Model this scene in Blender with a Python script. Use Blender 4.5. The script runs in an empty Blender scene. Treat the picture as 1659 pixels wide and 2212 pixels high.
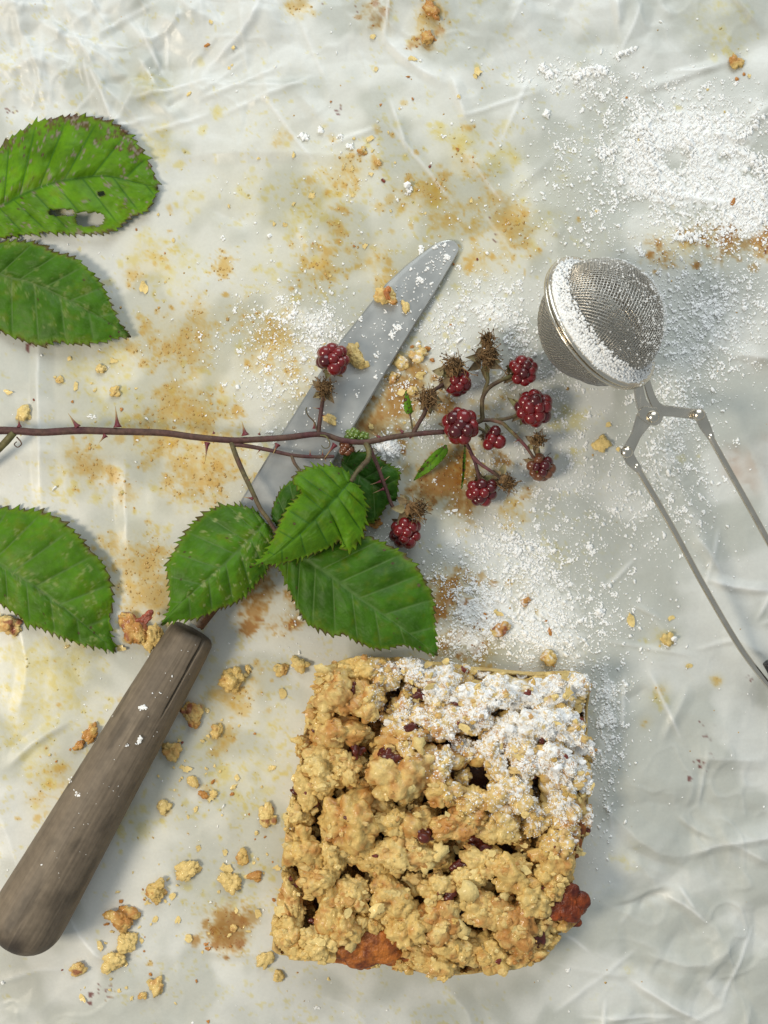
import bpy, bmesh, math, random
import numpy as np
from mathutils import Vector

random.seed(7)
rng = np.random.default_rng(7)
scene = bpy.context.scene
COL = scene.collection

# ------------------------------------------------------------------ scale
# distances below are measured in units of the 1659 x 2212 picture plane of the paper; S turns them into metres
S = 0.28 / 1659.0
H = 0.40                       # camera height over the paper


def P(u, v, z=0.0):
    """World point at height z over the paper, seen at (u, v)."""
    u = np.asarray(u, float); v = np.asarray(v, float); z = np.asarray(z, float)
    k = (H - z) / H * S
    return np.stack([(u - 829.5) * k, -(v - 1106.0) * k, z + 0 * u], -1)


# ------------------------------------------------------------------ camera, world, lamps
cam = bpy.data.cameras.new("camera")
cam.sensor_fit = 'VERTICAL'
cam.sensor_height = 36.0
cam.lens = 36.0 * H / (2212 * S)
cam.clip_start = 0.01
cam.clip_end = 50
cam_o = bpy.data.objects.new("camera", cam)
COL.objects.link(cam_o)
cam_o.location = (0, 0, H)
cam.dof.use_dof = True
cam.dof.focus_distance = H - 0.017
cam.dof.aperture_fstop = 9.0
scene.camera = cam_o

world = bpy.data.worlds.new("World")
scene.world = world
world.use_nodes = True
bg = world.node_tree.nodes["Background"]
bg.inputs["Color"].default_value = (0.88, 0.96, 1.0, 1)
bg.inputs["Strength"].default_value = 0.35


def area_lamp(name, loc, target, size, power, color):
    l = bpy.data.lights.new(name, 'AREA')
    l.shape = 'RECTANGLE'
    l.size, l.size_y = size
    l.energy = power
    l.color = color
    o = bpy.data.objects.new(name, l)
    COL.objects.link(o)
    o.location = loc
    o.rotation_euler = (Vector(target) - Vector(loc)).to_track_quat('-Z', 'Y').to_euler()
    return o


# warm lamp low on the left, soft cool window behind the top edge of the picture
area_lamp("warm_lamp", (-0.66, -0.17, 0.74), (-0.02, -0.04, 0), (0.26, 0.26), 6.3, (1.0, 0.89, 0.72))
area_lamp("window_light", (0.15, 1.00, 0.66), (0.0, 0.0, 0), (1.0, 0.7), 9.5, (0.92, 0.98, 1.0))

scene.view_settings.view_transform = 'Standard'
scene.view_settings.look = 'None'
scene.view_settings.exposure = 0.0
scene.view_settings.gamma = 1.0


# ------------------------------------------------------------------ numpy noise
def _hash(ix, iy, iz, seed):
    with np.errstate(over='ignore'):
        h = (ix.astype(np.uint32) * np.uint32(374761393) + iy.astype(np.uint32) * np.uint32(668265263)
             + iz.astype(np.uint32) * np.uint32(2147483647) + np.uint32((seed * 1274126177) & 0xffffffff))
        h = (h ^ (h >> np.uint32(13))) * np.uint32(1274126177)
        h = (h ^ (h >> np.uint32(16))) * np.uint32(2246822519)
        h = h ^ (h >> np.uint32(15))
    return h.astype(np.float64) / 4294967295.0


def noise2(x, y, seed=0):
    xi = np.floor(x); yi = np.floor(y)
    fx = x - xi; fy = y - yi
    fx = fx * fx * fx * (fx * (fx * 6 - 15) + 10); fy = fy * fy * fy * (fy * (fy * 6 - 15) + 10)
    xi = xi.astype(np.int64); yi = yi.astype(np.int64); z = np.zeros_like(xi)
    a = _hash(xi, yi, z, seed); b = _hash(xi + 1, yi, z, seed)
    c = _hash(xi, yi + 1, z, seed); d = _hash(xi + 1, yi + 1, z, seed)
    return (a * (1 - fx) + b * fx) * (1 - fy) + (c * (1 - fx) + d * fx) * fy


def fbm2(x, y, seed=0, octaves=4, gain=0.5):
    t = 0; amp = 1; n = 0
    for i in range(octaves):
        c, s = math.cos(i * 1.1 + .3), math.sin(i * 1.1 + .3)
        t = t + amp * noise2((x * c - y * s) * 2.03 ** i + 17.3 * i, (x * s + y * c) * 2.03 ** i - 9.1 * i, seed + i * 31)
        n += amp; amp *= gain
    return t / n


def noise3(p, seed=0):
    i = np.floor(p); f = p - i
    f = f * f * (3 - 2 * f)
    i = i.astype(np.int64)
    r = 0
    for dx in (0, 1):
        for dy in (0, 1):
            for dz in (0, 1):
                w = (f[:, 0] if dx else 1 - f[:, 0]) * (f[:, 1] if dy else 1 - f[:, 1]) * (f[:, 2] if dz else 1 - f[:, 2])
                r = r + w * _hash(i[:, 0] + dx, i[:, 1] + dy, i[:, 2] + dz, seed)
    return r


def sstep(a, b, x):
    t = np.clip((x - a) / (b - a), 0, 1)
    return t * t * (3 - 2 * t)


# ------------------------------------------------------------------ mesh helpers
WO = {}


def link(name, data, parent=None, origin=(0, 0, 0)):
    o = bpy.data.objects.new(name, data)
    COL.objects.link(o)
    origin = np.asarray(origin, float)
    if parent is not None:
        o.parent = parent
        o.location = origin - WO[parent.name]
    else:
        o.location = origin
    WO[o.name] = origin
    return o


def make_mesh(name, verts, faces, mat, col=None, smooth=True):
    """faces: int array (M,3)/(M,4) or a list of such arrays."""
    me = bpy.data.meshes.new(name)
    verts = np.asarray(verts, np.float64)
    if not isinstance(faces, list):
        faces = [faces]
    faces = [np.asarray(f, np.int64) for f in faces if len(f)]
    me.vertices.add(len(verts))
    me.vertices.foreach_set("co", verts.astype(np.float32).ravel())
    loops = np.concatenate([f.ravel() for f in faces])
    starts, off = [], 0
    for f in faces:
        starts.append(off + np.arange(len(f)) * f.shape[1]); off += f.size
    starts = np.concatenate(starts)
    me.loops.add(len(loops))
    me.loops.foreach_set("vertex_index", loops.astype(np.int32))
    me.polygons.add(len(starts))
    me.polygons.foreach_set("loop_start", starts.astype(np.int32))
    me.polygons.foreach_set("use_smooth", np.full(len(starts), smooth))
    me.update(calc_edges=True)
    if col is not None:
        col = np.asarray(col, np.float32)
        if col.shape[1] == 3:
            col = np.concatenate([col, np.ones((len(col), 1), np.float32)], 1)
        a = me.color_attributes.new("Col", 'FLOAT_COLOR', 'POINT')
        a.data.foreach_set("color", col.ravel())
    me.materials.append(mat)
    return me


def mesh_obj(name, verts, faces, mat, parent=None, origin=None, col=None, smooth=True):
    verts = np.asarray(verts, float)
    if origin is None:
        origin = verts.mean(0)
        origin = np.array([origin[0], origin[1], verts[:, 2].min()])
    origin = np.asarray(origin, float)
    return link(name, make_mesh(name, verts - origin, faces, mat, col, smooth), parent, origin)


def root(name, origin, label, category, group=None):
    o = link(name, None, None, origin)
    o.empty_display_size = 0.01
    tag(o, label, category, group)
    return o


def tag(o, label=None, category=None, group=None, kind=None):
    if label: o["label"] = label
    if category: o["category"] = category
    if group: o["group"] = group
    if kind: o["kind"] = kind
    return o


_ico = {}


def ico(sub):
    if sub not in _ico:
        bm = bmesh.new()
        bmesh.ops.create_icosphere(bm, subdivisions=sub, radius=1.0)
        bm.verts.ensure_lookup_table()
        v = np.array([x.co[:] for x in bm.verts])
        f = np.array([[x.index for x in fc.verts] for fc in bm.faces])
        bm.free()
        _ico[sub] = (v, f)
    return _ico[sub]


def catmull(pts, n):
    pts = np.asarray(pts, float)
    m = len(pts)
    if m == 2:
        t = np.linspace(0, 1, n)[:, None]
        return pts[0] * (1 - t) + pts[1] * t
    # chord length parametrisation, resampled evenly
    ext = np.vstack([2 * pts[0] - pts[1], pts, 2 * pts[-1] - pts[-2]])
    out = []
    for i in range(1, m):
        p0, p1, p2, p3 = ext[i - 1], ext[i], ext[i + 1], ext[i + 2]
        t = np.linspace(0, 1, 24, endpoint=False)[:, None]
        out.append(0.5 * ((2 * p1) + (-p0 + p2) * t + (2 * p0 - 5 * p1 + 4 * p2 - p3) * t ** 2 + (-p0 + 3 * p1 - 3 * p2 + p3) * t ** 3))
    out = np.vstack(out + [pts[-1:]])
    d = np.concatenate([[0], np.cumsum(np.linalg.norm(np.diff(out, axis=0), axis=1))])
    s = np.linspace(0, d[-1], n)
    return np.stack([np.interp(s, d, out[:, k]) for k in range(out.shape[1])], 1)


def tube(path, radii, segs=8, cap=True, flat=1.0):
    """verts, [quads, tris] of a tube along path; flat < 1 squashes it along the second normal."""
    path = np.asarray(path, float); n = len(path)
    radii = np.broadcast_to(np.asarray(radii, float), (n,))
    tan = np.gradient(path, axis=0)
    tan /= np.linalg.norm(tan, axis=1)[:, None] + 1e-12
    up = np.array([0, 0, 1.0]) if abs(tan[0, 2]) < 0.9 else np.array([1.0, 0, 0])
    nrm = np.cross(tan[0], np.cross(up, tan[0])); nrm /= np.linalg.norm(nrm)
    N = [nrm]
    for i in range(1, n):
        v = N[-1] - tan[i] * np.dot(N[-1], tan[i])
        N.append(v / (np.linalg.norm(v) + 1e-12))
    N = np.array(N); B = np.cross(tan, N)
    a = np.linspace(0, 2 * np.pi, segs, endpoint=False)
    v = path[:, None] + radii[:, None, None] * (np.cos(a)[None, :, None] * N[:, None] * flat + np.sin(a)[None, :, None] * B[:, None])
    v = v.reshape(-1, 3)
    i = np.arange(n - 1)[:, None] * segs; j = np.arange(segs)[None]
    q = np.stack([i + j, i + (j + 1) % segs, i + segs + (j + 1) % segs, i + segs + j], -1).reshape(-1, 4)
    faces = [q]
    if cap:
        v = np.vstack([v, path[0], path[-1]])
        c0, c1 = n * segs, n * segs + 1
        t0 = np.stack([np.full(segs, c0), (np.arange(segs) + 1) % segs, np.arange(segs)], 1)
        b = (n - 1) * segs
        t1 = np.stack([np.full(segs, c1), b + np.arange(segs), b + (np.arange(segs) + 1) % segs], 1)
        faces.append(np.vstack([t0, t1]))
    return v, faces


class Soup:
    """Collects pieces that are joined into one mesh."""
    def __init__(self):
        self.v, self.t, self.q, self.c, self.n = [], [], [], [], 0

    def add(self, v, faces, col=None):
        if not isinstance(faces, list):
            faces = [faces]
        for f in faces:
            f = np.asarray(f)
            (self.t if f.shape[1] == 3 else self.q).append(f + self.n)
        self.v.append(np.asarray(v, float)); self.n += len(v)
        if col is not None:
            self.c.append(np.broadcast_to(np.asarray(col, float), (len(v), 3)))

    def obj(self, name, mat, parent=None, origin=None, smooth=True):
        faces = []
        if self.q: faces.append(np.vstack(self.q))
        if self.t: faces.append(np.vstack(self.t))
        return mesh_obj(name, np.vstack(self.v), faces, mat, parent, origin, np.vstack(self.c) if self.c else None, smooth)


# ------------------------------------------------------------------ materials
def material(name, color=(0.5, 0.5, 0.5), rough=0.5, spec=0.5, metal=0.0, use_col=False, noise=None, bump=None,
             coat=0.0, sss=0.0, translucent=0.0, rough_noise=None):
    """noise=(scale, amount[, detail, stretch]) varies the colour; bump=(scale, distance)."""
    m = bpy.data.materials.new(name)
    m.use_nodes = True
    nt = m.node_tree; N = nt.nodes; L = nt.links
    b = N["Principled BSDF"]
    b.inputs["Roughness"].default_value = rough
    b.inputs["Specular IOR Level"].default_value = spec
    b.inputs["Metallic"].default_value = metal
    b.inputs["Coat Weight"].default_value = coat
    b.inputs["Coat Roughness"].default_value = 0.08
    tc = N.new("ShaderNodeTexCoord")
    if use_col:
        at = N.new("ShaderNodeAttribute"); at.attribute_name = "Col"
        src = at.outputs["Color"]
    else:
        rgb = N.new("ShaderNodeRGB"); rgb.outputs[0].default_value = (*color, 1)
        src = rgb.outputs[0]
    if noise:
        tn = N.new("ShaderNodeTexNoise")
        tn.inputs["Scale"].default_value = noise[0]
        tn.inputs["Detail"].default_value = noise[2] if len(noise) > 2 else 5
        L.new(tc.outputs["Object"], tn.inputs["Vector"])
        mr = N.new("ShaderNodeMapRange")
        mr.inputs["From Min"].default_value = 0.3; mr.inputs["From Max"].default_value = 0.7
        mr.inputs["To Min"].default_value = 1 - noise[1]; mr.inputs["To Max"].default_value = 1 + noise[1]
        L.new(tn.outputs["Fac"], mr.inputs["Value"])
        mx = N.new("ShaderNodeVectorMath"); mx.operation = 'SCALE'
        L.new(src, mx.inputs[0]); L.new(mr.outputs[0], mx.inputs["Scale"])
        src = mx.outputs[0]
    L.new(src, b.inputs["Base Color"])
    if rough_noise:
        tn = N.new("ShaderNodeTexNoise"); tn.inputs["Scale"].default_value = rough_noise[0]; tn.inputs["Detail"].default_value = 6
        L.new(tc.outputs["Object"], tn.inputs["Vector"])
        mr = N.new("ShaderNodeMapRange")
        mr.inputs["From Min"].default_value = 0.3; mr.inputs["From Max"].default_value = 0.7
        mr.inputs["To Min"].default_value = rough - rough_noise[1]; mr.inputs["To Max"].default_value = rough + rough_noise[1]
        L.new(tn.outputs["Fac"], mr.inputs["Value"]); L.new(mr.outputs[0], b.inputs["Roughness"])
    if bump:
        tn = N.new("ShaderNodeTexNoise"); tn.inputs["Scale"].default_value = bump[0]; tn.inputs["Detail"].default_value = 5
        L.new(tc.outputs["Object"], tn.inputs["Vector"])
        bp = N.new("ShaderNodeBump"); bp.inputs["Strength"].default_value = 1.0; bp.inputs["Distance"].default_value = bump[1]
        L.new(tn.outputs["Fac"], bp.inputs["Height"]); L.new(bp.outputs[0], b.inputs["Normal"])
    if sss:
        b.inputs["Subsurface Weight"].default_value = sss
        b.inputs["Subsurface Radius"].default_value = (0.002, 0.0012, 0.0006)
        b.inputs["Subsurface Scale"].default_value = 0.6
    if translucent:
        tr = N.new("ShaderNodeBsdfTranslucent"); L.new(src, tr.inputs["Color"])
        mix = N.new("ShaderNodeMixShader"); mix.inputs[0].default_value = translucent
        out = N["Material Output"]
        L.new(b.outputs[0], mix.inputs[1]); L.new(tr.outputs[0], mix.inputs[2]); L.new(mix.outputs[0], out.inputs["Surface"])
    return m


M_paper = material("baking_paper", use_col=True, rough=0.40, spec=0.42, noise=(900, 0.025), bump=(1500, 0.00004), rough_noise=(60, 0.1))
M_sugar = material("icing_sugar", (0.93, 0.93, 0.92), rough=0.9, spec=0.2)
M_crumb = material("crumble", use_col=True, rough=0.55, spec=0.35, noise=(900, 0.12), bump=(1300, 0.00030), rough_noise=(500, 0.22), coat=0.22)
M_jam = material("dark_filling", (0.055, 0.018, 0.010), rough=0.45, spec=0.4, noise=(300, 0.5), bump=(500, 0.0006))
M_nut = material("hazelnut_skin", (0.100, 0.018, 0.011), rough=0.25, spec=0.5, noise=(700, 0.35), bump=(900, 0.0002))
M_caramel = material("browned_edge", use_col=True, rough=0.33, spec=0.5, noise=(700, 0.3), bump=(1100, 0.0005))
M_table = material("pale_tabletop", (0.42, 0.36, 0.29), rough=0.5, noise=(30, 0.15))
M_leaf = material("leaf", use_col=True, rough=0.50, spec=0.25, noise=(500, 0.10), bump=(1300, 0.00012), translucent=0.22)
M_stem = material("stem", use_col=True, rough=0.6, spec=0.35, noise=(700, 0.25), bump=(2500, 0.0001))
M_thorn = material("thorn", use_col=True, rough=0.45, spec=0.4)
M_dry = material("dried_flower", use_col=True, rough=0.8, spec=0.2, noise=(900, 0.25))
M_blade = material("blade_steel", (0.50, 0.505, 0.485), rough=0.42, metal=0.85, noise=(70, 0.10), rough_noise=(90, 0.12))
M_wood = material("weathered_wood", use_col=True, rough=0.58, spec=0.32, noise=(380, 0.12), bump=(700, 0.0001))
M_rust = material("rusty_tang", use_col=True, rough=0.75, metal=0.2, noise=(800, 0.3), bump=(900, 0.0004))
M_wire = material("steel_wire", (0.54, 0.515, 0.47), rough=0.32, metal=1.0)
M_plate = material("steel_plate", (0.68, 0.63, 0.54), rough=0.24, metal=1.0, noise=(120, 0.08), rough_noise=(200, 0.08), bump=(140, 0.0005))
M_black = material("black_plastic", (0.02, 0.02, 0.022), rough=0.35)


def berry_mat(name, c, r=0.22):
    return material(name, c, rough=r, spec=0.55, noise=(260, 0.28), coat=0.35)


M_berry = berry_mat("ripe_red_drupelet", (0.175, 0.009, 0.012))
M_berry_dark = berry_mat("dark_red_drupelet", (0.080, 0.005, 0.008))
M_berry_brown = berry_mat("brown_red_drupelet", (0.16, 0.055, 0.022))
M_berry_green = berry_mat("unripe_green_drupelet", (0.13, 0.20, 0.03))

# ------------------------------------------------------------------ the cake's outline, needed by the paper
CAKE = np.array([(698, 1448), (760, 1428), (860, 1425), (1000, 1441), (1150, 1455), (1266, 1462), (1271, 1560), (1273, 1680), (1270, 1790),
                 (1246, 1860), (1240, 1920), (1246, 1985), (1212, 2015), (1175, 2062), (1120, 2085), (1040, 2105), (960, 2108), (900, 2090),
                 (800, 2082), (700, 2070), (602, 2065), (587, 2040), (602, 1960), (612, 1900), (626, 1800), (642, 1690), (652, 1600), (672, 1520)], float)


def in_poly(u, v, poly):
    u = np.asarray(u, float); v = np.asarray(v, float)
    r = np.zeros(u.shape, bool); n = len(poly)
    for i in range(n):
        x1, y1 = poly[i]; x2, y2 = poly[(i + 1) % n]
        c = ((y1 > v) != (y2 > v)) & (u < (x2 - x1) * (v - y1) / (y2 - y1 + 1e-12) + x1)
        r ^= c
    return r


# ------------------------------------------------------------------ baking paper
PW, PH, DX = 0.168, 0.220, 0.00067
nx, ny = int(2 * PW / DX) + 1, int(2 * PH / DX) + 1
gx = np.linspace(-PW, PW, nx); gy = np.linspace(PH, -PH, ny)
X, Y = np.meshgrid(gx, gy)
U = X / S + 829.5; V = -Y / S + 1106.0

# creases of the sheet: polyline, width of the fold's flank, height, whitening along the fold
CREASES = [
    ([(190, 140), (245, 255)], 26, .85, .8), ([(150, 55), (200, 140)], 20, .7, .6), ([(80, 40), (190, 115)], 16, .6, .6),
    ([(430, 158), (500, 95), (540, 52), (565, -10)], 16, .8, 1.0), ([(300, 125), (340, 188)], 18, .7, .7), ([(270, 30), (320, 92), (360, 28)], 22, .7, .5),
    ([(0, 115), (30, 150), (75, 130), (130, 150)], 18, .7, .6), ([(40, 30), (52, 125)], 14, .6, .5), ([(180, 145), (330, 290)], 20, .5, .3),
    ([(245, 255), (300, 300)], 16, .4, .4), ([(0, 20), (110, 5)], 20, .6, .4), ([(210, 10), (215, 60), (190, 140)], 18, .6, .4),
    ([(830, 78), (880, 130), (955, 178)], 18, .7, .7), ([(975, 165), (992, 215), (1008, 262)], 14, .6, .6), ([(800, 20), (860, 65)], 15, .5, .4),
    ([(1386, 0), (1365, 60), (1335, 118)], 22, .7, .8), ([(1330, -10), (1338, 55)], 12, .5, .4), ([(1135, -10), (1098, 58)], 20, .5, .4),
    ([(1380, 196), (1470, 165), (1590, 125)], 12, .5, .4), ([(1000, 330), (1045, 385), (1090, 440)], 14, .5, .5),
    ([(1520, 285), (1640, 300)], 16, .4, .3), ([(1050, 470), (1200, 330)], 22, .4, .2), ([(1180, 480), (1215, 510)], 12, .4, .3),
    ([(1440, 1935), (1485, 1958), (1530, 1998)], 18, .8, .8), ([(1475, 1852), (1570, 1820), (1659, 1808), (1720, 1800)], 18, .8, .7),
    ([(1355, 2112), (1440, 2165), (1530, 2210)], 16, .8, .9), ([(1570, 1815), (1659, 1862)], 18, .7, .5), ([(1215, 2018), (1240, 2030), (1275, 2058)], 12, .6, .7),
    ([(1190, 2080), (1290, 2100), (1370, 2110)], 16, .6, .3), ([(1390, 2058), (1510, 2085), (1600, 2020)], 20, .7, .3), ([(1490, 1635), (1659, 1645)], 24, .6, .3),
    ([(1530, 1250), (1580, 1268), (1670, 1276)], 12, .8, 1.0), ([(1500, 1152), (1530, 1190), (1562, 1246)], 22, .7, .6), ([(1580, 765), (1680, 776)], 16, .6, .5),
    ([(1260, 1700), (1400, 1830), (1480, 1852)], 26, .6, .2), ([(1560, 1360), (1659, 1420)], 24, .5, .2), ([(1380, 1300), (1450, 1380)], 30, .5, .2),
    ([(82, 690), (84, 830), (92, 1090)], 20, .8, .5), ([(270, 985), (272, 1080), (276, 1180)], 26, .6, .4), ([(0, 1240), (60, 1410), (40, 1560)], 26, .5, .2),
    ([(148, 1980), (180, 2035), (225, 2078)], 18, .9, .8), ([(-10, 2125), (70, 2098), (140, 2092)], 10, .5, .5), ([(20, 1655), (80, 1600), (160, 1550)], 14, .5, .4),
    ([(415, 2050), (500, 2062), (600, 2055)], 20, .5, .3), ([(680, 2150), (760, 2180), (800, 2230)], 24, .5, .2), ([(960, 2130), (1010, 2190), (1020, 2240)], 20, .5, .3),
    ([(350, 345), (520, 330), (820, 345)], 24, .4, .1), ([(560, 870), (640, 860), (780, 880)], 24, .3, .1), ([(0, 1760), (40, 1880)], 26, .7, .5),
    ([(1340, 850), (1420, 1010)], 30, .3, .1), ([(560, 1340), (700, 1400)], 26, .3, .1), ([(640, 200), (720, 290)], 20, .4, .2), ([(560, 130), (590, 240)], 18, .4, .2),
]
rc = random.Random(3)
for k in range(70):      # finer folds, thickest in the corners away from the cake
    if k < 28:
        cx, cy = rc.uniform(-60, 480), rc.uniform(-60, 270)
    elif k < 48:
        cx, cy = rc.uniform(1290, 1740), rc.uniform(1480, 2280)
    else:
        cx, cy = rc.uniform(0, 1700), rc.uniform(-60, 560)
    a = rc.uniform(0, math.pi); l = rc.uniform(25, 80)
    mx, my = rc.uniform(-10, 10), rc.uniform(-10, 10)
    CREASES.append(([(cx - l * math.cos(a), cy - l * math.sin(a)), (cx + mx, cy + my), (cx + l * math.cos(a), cy + l * math.sin(a))],
                    rc.uniform(10, 22), rc.uniform(.2, .55) * rc.choice((1, 1, -1)), rc.uniform(0, .35)))

for k in range(64):      # hairline folds, straight and sharp
    if k < 30:
        cx, cy = rc.uniform(-40, 620), rc.uniform(-40, 300)
    elif k < 50:
        cx, cy = rc.uniform(1280, 1700), rc.uniform(1180, 2260)
    else:
        cx, cy = rc.uniform(500, 1700), rc.uniform(-20, 560)
    a = rc.uniform(0, math.pi); l = rc.uniform(30, 110)
    CREASES.append(([(cx - l * math.cos(a), cy - l * math.sin(a)), (cx + l * math.cos(a), cy + l * math.sin(a))], rc.uniform(5, 9), rc.uniform(.15, .32), rc.uniform(.25, .8)))

hz = np.zeros_like(X); white = np.zeros_like(X)
wobx = (fbm2(U / 45, V / 45, 3, 3) - .5) * 26; woby = (fbm2(U / 45, V / 45, 5, 3) - .5) * 26
for pts, w, h, wh in CREASES:
    pts = np.asarray(pts, float)
    if len(pts) > 2: pts = catmull(pts, max(3, 2 * len(pts)))
    x0, y0 = pts.min(0) - 3 * w - 20; x1, y1 = pts.max(0) + 3 * w + 20
    c0 = np.searchsorted(gx / S + 829.5, x0); c1 = np.searchsorted(gx / S + 829.5, x1)
    rV = -gy / S + 1106.0
    r0 = np.searchsorted(rV, y0); r1 = np.searchsorted(rV, y1)
    if c1 <= c0 or r1 <= r0: continue
    sl = (slice(r0, r1), slice(c0, c1))
    u = U[sl] + wobx[sl] * .14; v = V[sl] + woby[sl] * .14
    best = np.full(u.shape, 1e9); side = np.zeros(u.shape); tt = np.zeros(u.shape)
    n = len(pts) - 1
    for i in range(n):
        a, b = pts[i], pts[i + 1]; d = b - a; L2 = d @ d + 1e-9
        t = np.clip(((u - a[0]) * d[0] + (v - a[1]) * d[1]) / L2, 0, 1)
        ex = u - a[0] - t * d[0]; ey = v - a[1] - t * d[1]
        dist = np.hypot(ex, ey)
        m = dist < best
        best[m] = dist[m]; tt[m] = (i + t[m]) / n
        side[m] = np.sign(d[0] * ey[m] - d[1] * ex[m])
    env = np.clip(1.35 * np.sin(np.pi * np.clip(tt * .9 + .05, 0, 1)), 0, 1)
    ww = np.where(side > 0, w, w * 1.7)
    hz[sl] += h * env * np.clip(1 - best / ww, 0, 1) ** 1.15 * 0.0021
    white[sl] = np.maximum(white[sl], wh * env * np.clip(1 - best / 5.5, 0, 1) ** .8)
    white[sl] = np.maximum(white[sl], .30 * wh * env * np.clip(1 - best / (w * 1.1), 0, 1))

ridge_n = np.clip(1 - np.abs(fbm2(U / 95, V / 95, 141, 2, .35) - .5) * 17, 0, 1)
ridge_m = np.clip(1 - np.abs(fbm2(U / 60 + 30, V / 75, 149, 2, .35) - .5) * 13, 0, 1)
gate = sstep(.45, .62, fbm2(U / 130, V / 130, 151, 2))


# crumple: facets of random planes, stronger in the corners
def facets(u, v, scale, seed):
    """Piecewise flat relief: the highest of the tilted planes of nearby random points."""
    ci = np.floor(u / scale).astype(np.int64); cj = np.floor(v / scale).astype(np.int64)
    out = np.full(u.shape, -1e9)
    for di in (-1, 0, 1):
        for dj in (-1, 0, 1):
            a = ci + di; b = cj + dj; z = np.zeros_like(a)
            px = (a + _hash(a, b, z, seed)) * scale; py = (b + _hash(a, b, z, seed + 1)) * scale
            sx = (_hash(a, b, z, seed + 2) - .5) * 2; sy = (_hash(a, b, z, seed + 3) - .5) * 2
            d = np.hypot(u - px, v - py) / scale
            val = (sx * (u - px) + sy * (v - py)) / scale * .5 - d * d * 1.1 + _hash(a, b, z, seed + 4) * .2
            out = np.maximum(out, val)
    return out


corner = np.clip(1.3 * np.exp(-((U - 150) / 330) ** 2 - ((V - 60) / 200) ** 2) + .5 * np.exp(-((U - 1560) / 300) ** 2 - ((V - 1950) / 420) ** 2)
                 + .35 * np.exp(-((U - 1000) / 700) ** 2 - ((V + 20) / 200) ** 2) + .35 * np.exp(-((U - 60) / 260) ** 2 - ((V - 2130) / 130) ** 2) + .10, 0, 1.2)
hz += corner * ((facets(U, V, 125, 11) - facets(U, V, 140, 111)) * 0.0040 + (facets(U, V, 58, 23) - facets(U, V, 64, 123)) * 0.0013)
hz += np.clip(corner, 0, 1) * (ridge_n * gate * .0007 + ridge_m * (1 - gate) * .0006)
white = np.maximum(white, np.clip(corner * 1.1, 0, 1) * np.maximum(ridge_n ** 2 * gate, ridge_m ** 2 * (1 - gate)) * .26)
hz += (fbm2(U / 260, V / 260, 41, 3) - .5) * 0.0042 + (fbm2(U / 90, V / 90, 47, 2) - .5) * 0.0005
hz += (fbm2((U * .5 + V * .86) / 34, (V * .5 - U * .86) / 150, 53, 2) - .5) * 0.00022
# the sheet lies flat under the cake, the knife and the sieve
flat = np.exp(-(np.clip(np.maximum(np.abs(U - 930) - 330, np.abs(V - 1750) - 320), 0, None) / 70) ** 2)
axis = (np.clip(((U - 990) * -931 + (V - 530) * 1455) / (931 ** 2 + 1455 ** 2), 0, 1))
kd = np.hypot(U - 990 + axis * 931, V - 530 - axis * 1455)
flat = np.maximum(flat, np.exp(-(np.clip(kd - 85, 0, None) / 60) ** 2))
flat = np.maximum(flat, np.exp(-(np.clip(np.hypot(U - 1300, V - 700) - 120, 0, None) / 60) ** 2))
hz = hz * (1 - .85 * flat) - .0002
PAPER_Z = hz


def paper_z(x, y):
    fx = np.clip((np.asarray(x) + PW) / DX, 0, nx - 1.001); fy = np.clip((PH - np.asarray(y)) / (2 * PH) * (ny - 1), 0, ny - 1.001)
    ix = fx.astype(int); iy = fy.astype(int); fx = fx - ix; fy = fy - iy
    return (PAPER_Z[iy, ix] * (1 - fx) + PAPER_Z[iy, ix + 1] * fx) * (1 - fy) + (PAPER_Z[iy + 1, ix] * (1 - fx) + PAPER_Z[iy + 1, ix + 1] * fx) * fy


# stains: centre, radius, strength; amber, yellow, brown, dark red
AMBER = [(750, 375, 40, 1.1), (612, 305, 26, .9), (935, 410, 42, .9), (890, 425, 45, .7), (1000, 350, 36, .7), (1090, 462, 46, 1.2), (1125, 490, 40, .9),
         (1050, 400, 30, .6), (960, 470, 52, .7), (700, 565, 55, .8), (800, 560, 45, .7), (840, 600, 32, .8), (330, 560, 40, .5), (290, 595, 24, 1.0),
         (400, 890, 85, 1.0), (350, 930, 70, .9), (430, 1020, 90, .9), (480, 960, 60, .6), (395, 745, 75, .8), (330, 735, 55, .6), (440, 690, 50, .6), (182, 1003, 34, 1.0), (212, 1008, 26, 1.1),
         (160, 975, 26, .7), (300, 1230, 75, .8), (325, 1290, 60, 1.0), (250, 1180, 45, .6), (600, 720, 55, .9), (560, 770, 50, .7), (530, 690, 45, .6), (620, 800, 40, .7), (650, 850, 40, .6),
         (130, 1690, 46, .8), (85, 1740, 34, .6), (505, 1505, 48, .9), (540, 1470, 40, .8), (480, 1590, 36, .9), (1480, 528, 40, .8), (640, 5, 26, 1.0),
         (922, 60, 36, 1.0), (935, 22, 28, 1.1), (1010, 560, 34, .7), (1040, 575, 25, .9), (720, 485, 26, .5), (660, 620, 40, .4), (905, 560, 30, .6), (560, 1050, 40, .5), (1150, 545, 22, .8),
         (205, 1000, 70, .4), (275, 1070, 30, .8), (700, 400, 60, .35), (1010, 480, 60, .5), (1090, 540, 50, .6), (450, 830, 50, .5), (1550, 1470, 13, 1.2), (1430, 1490, 18, .7), (1395, 1560, 16, .6),
         (1000, 1010, 55, .7), (1100, 1110, 40, .6), (1060, 880, 55, .5), (880, 1010, 30, .6), (1130, 1310, 40, .6), (1120, 1260, 26, .5), (1050, 1400, 45, .8)]
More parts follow.
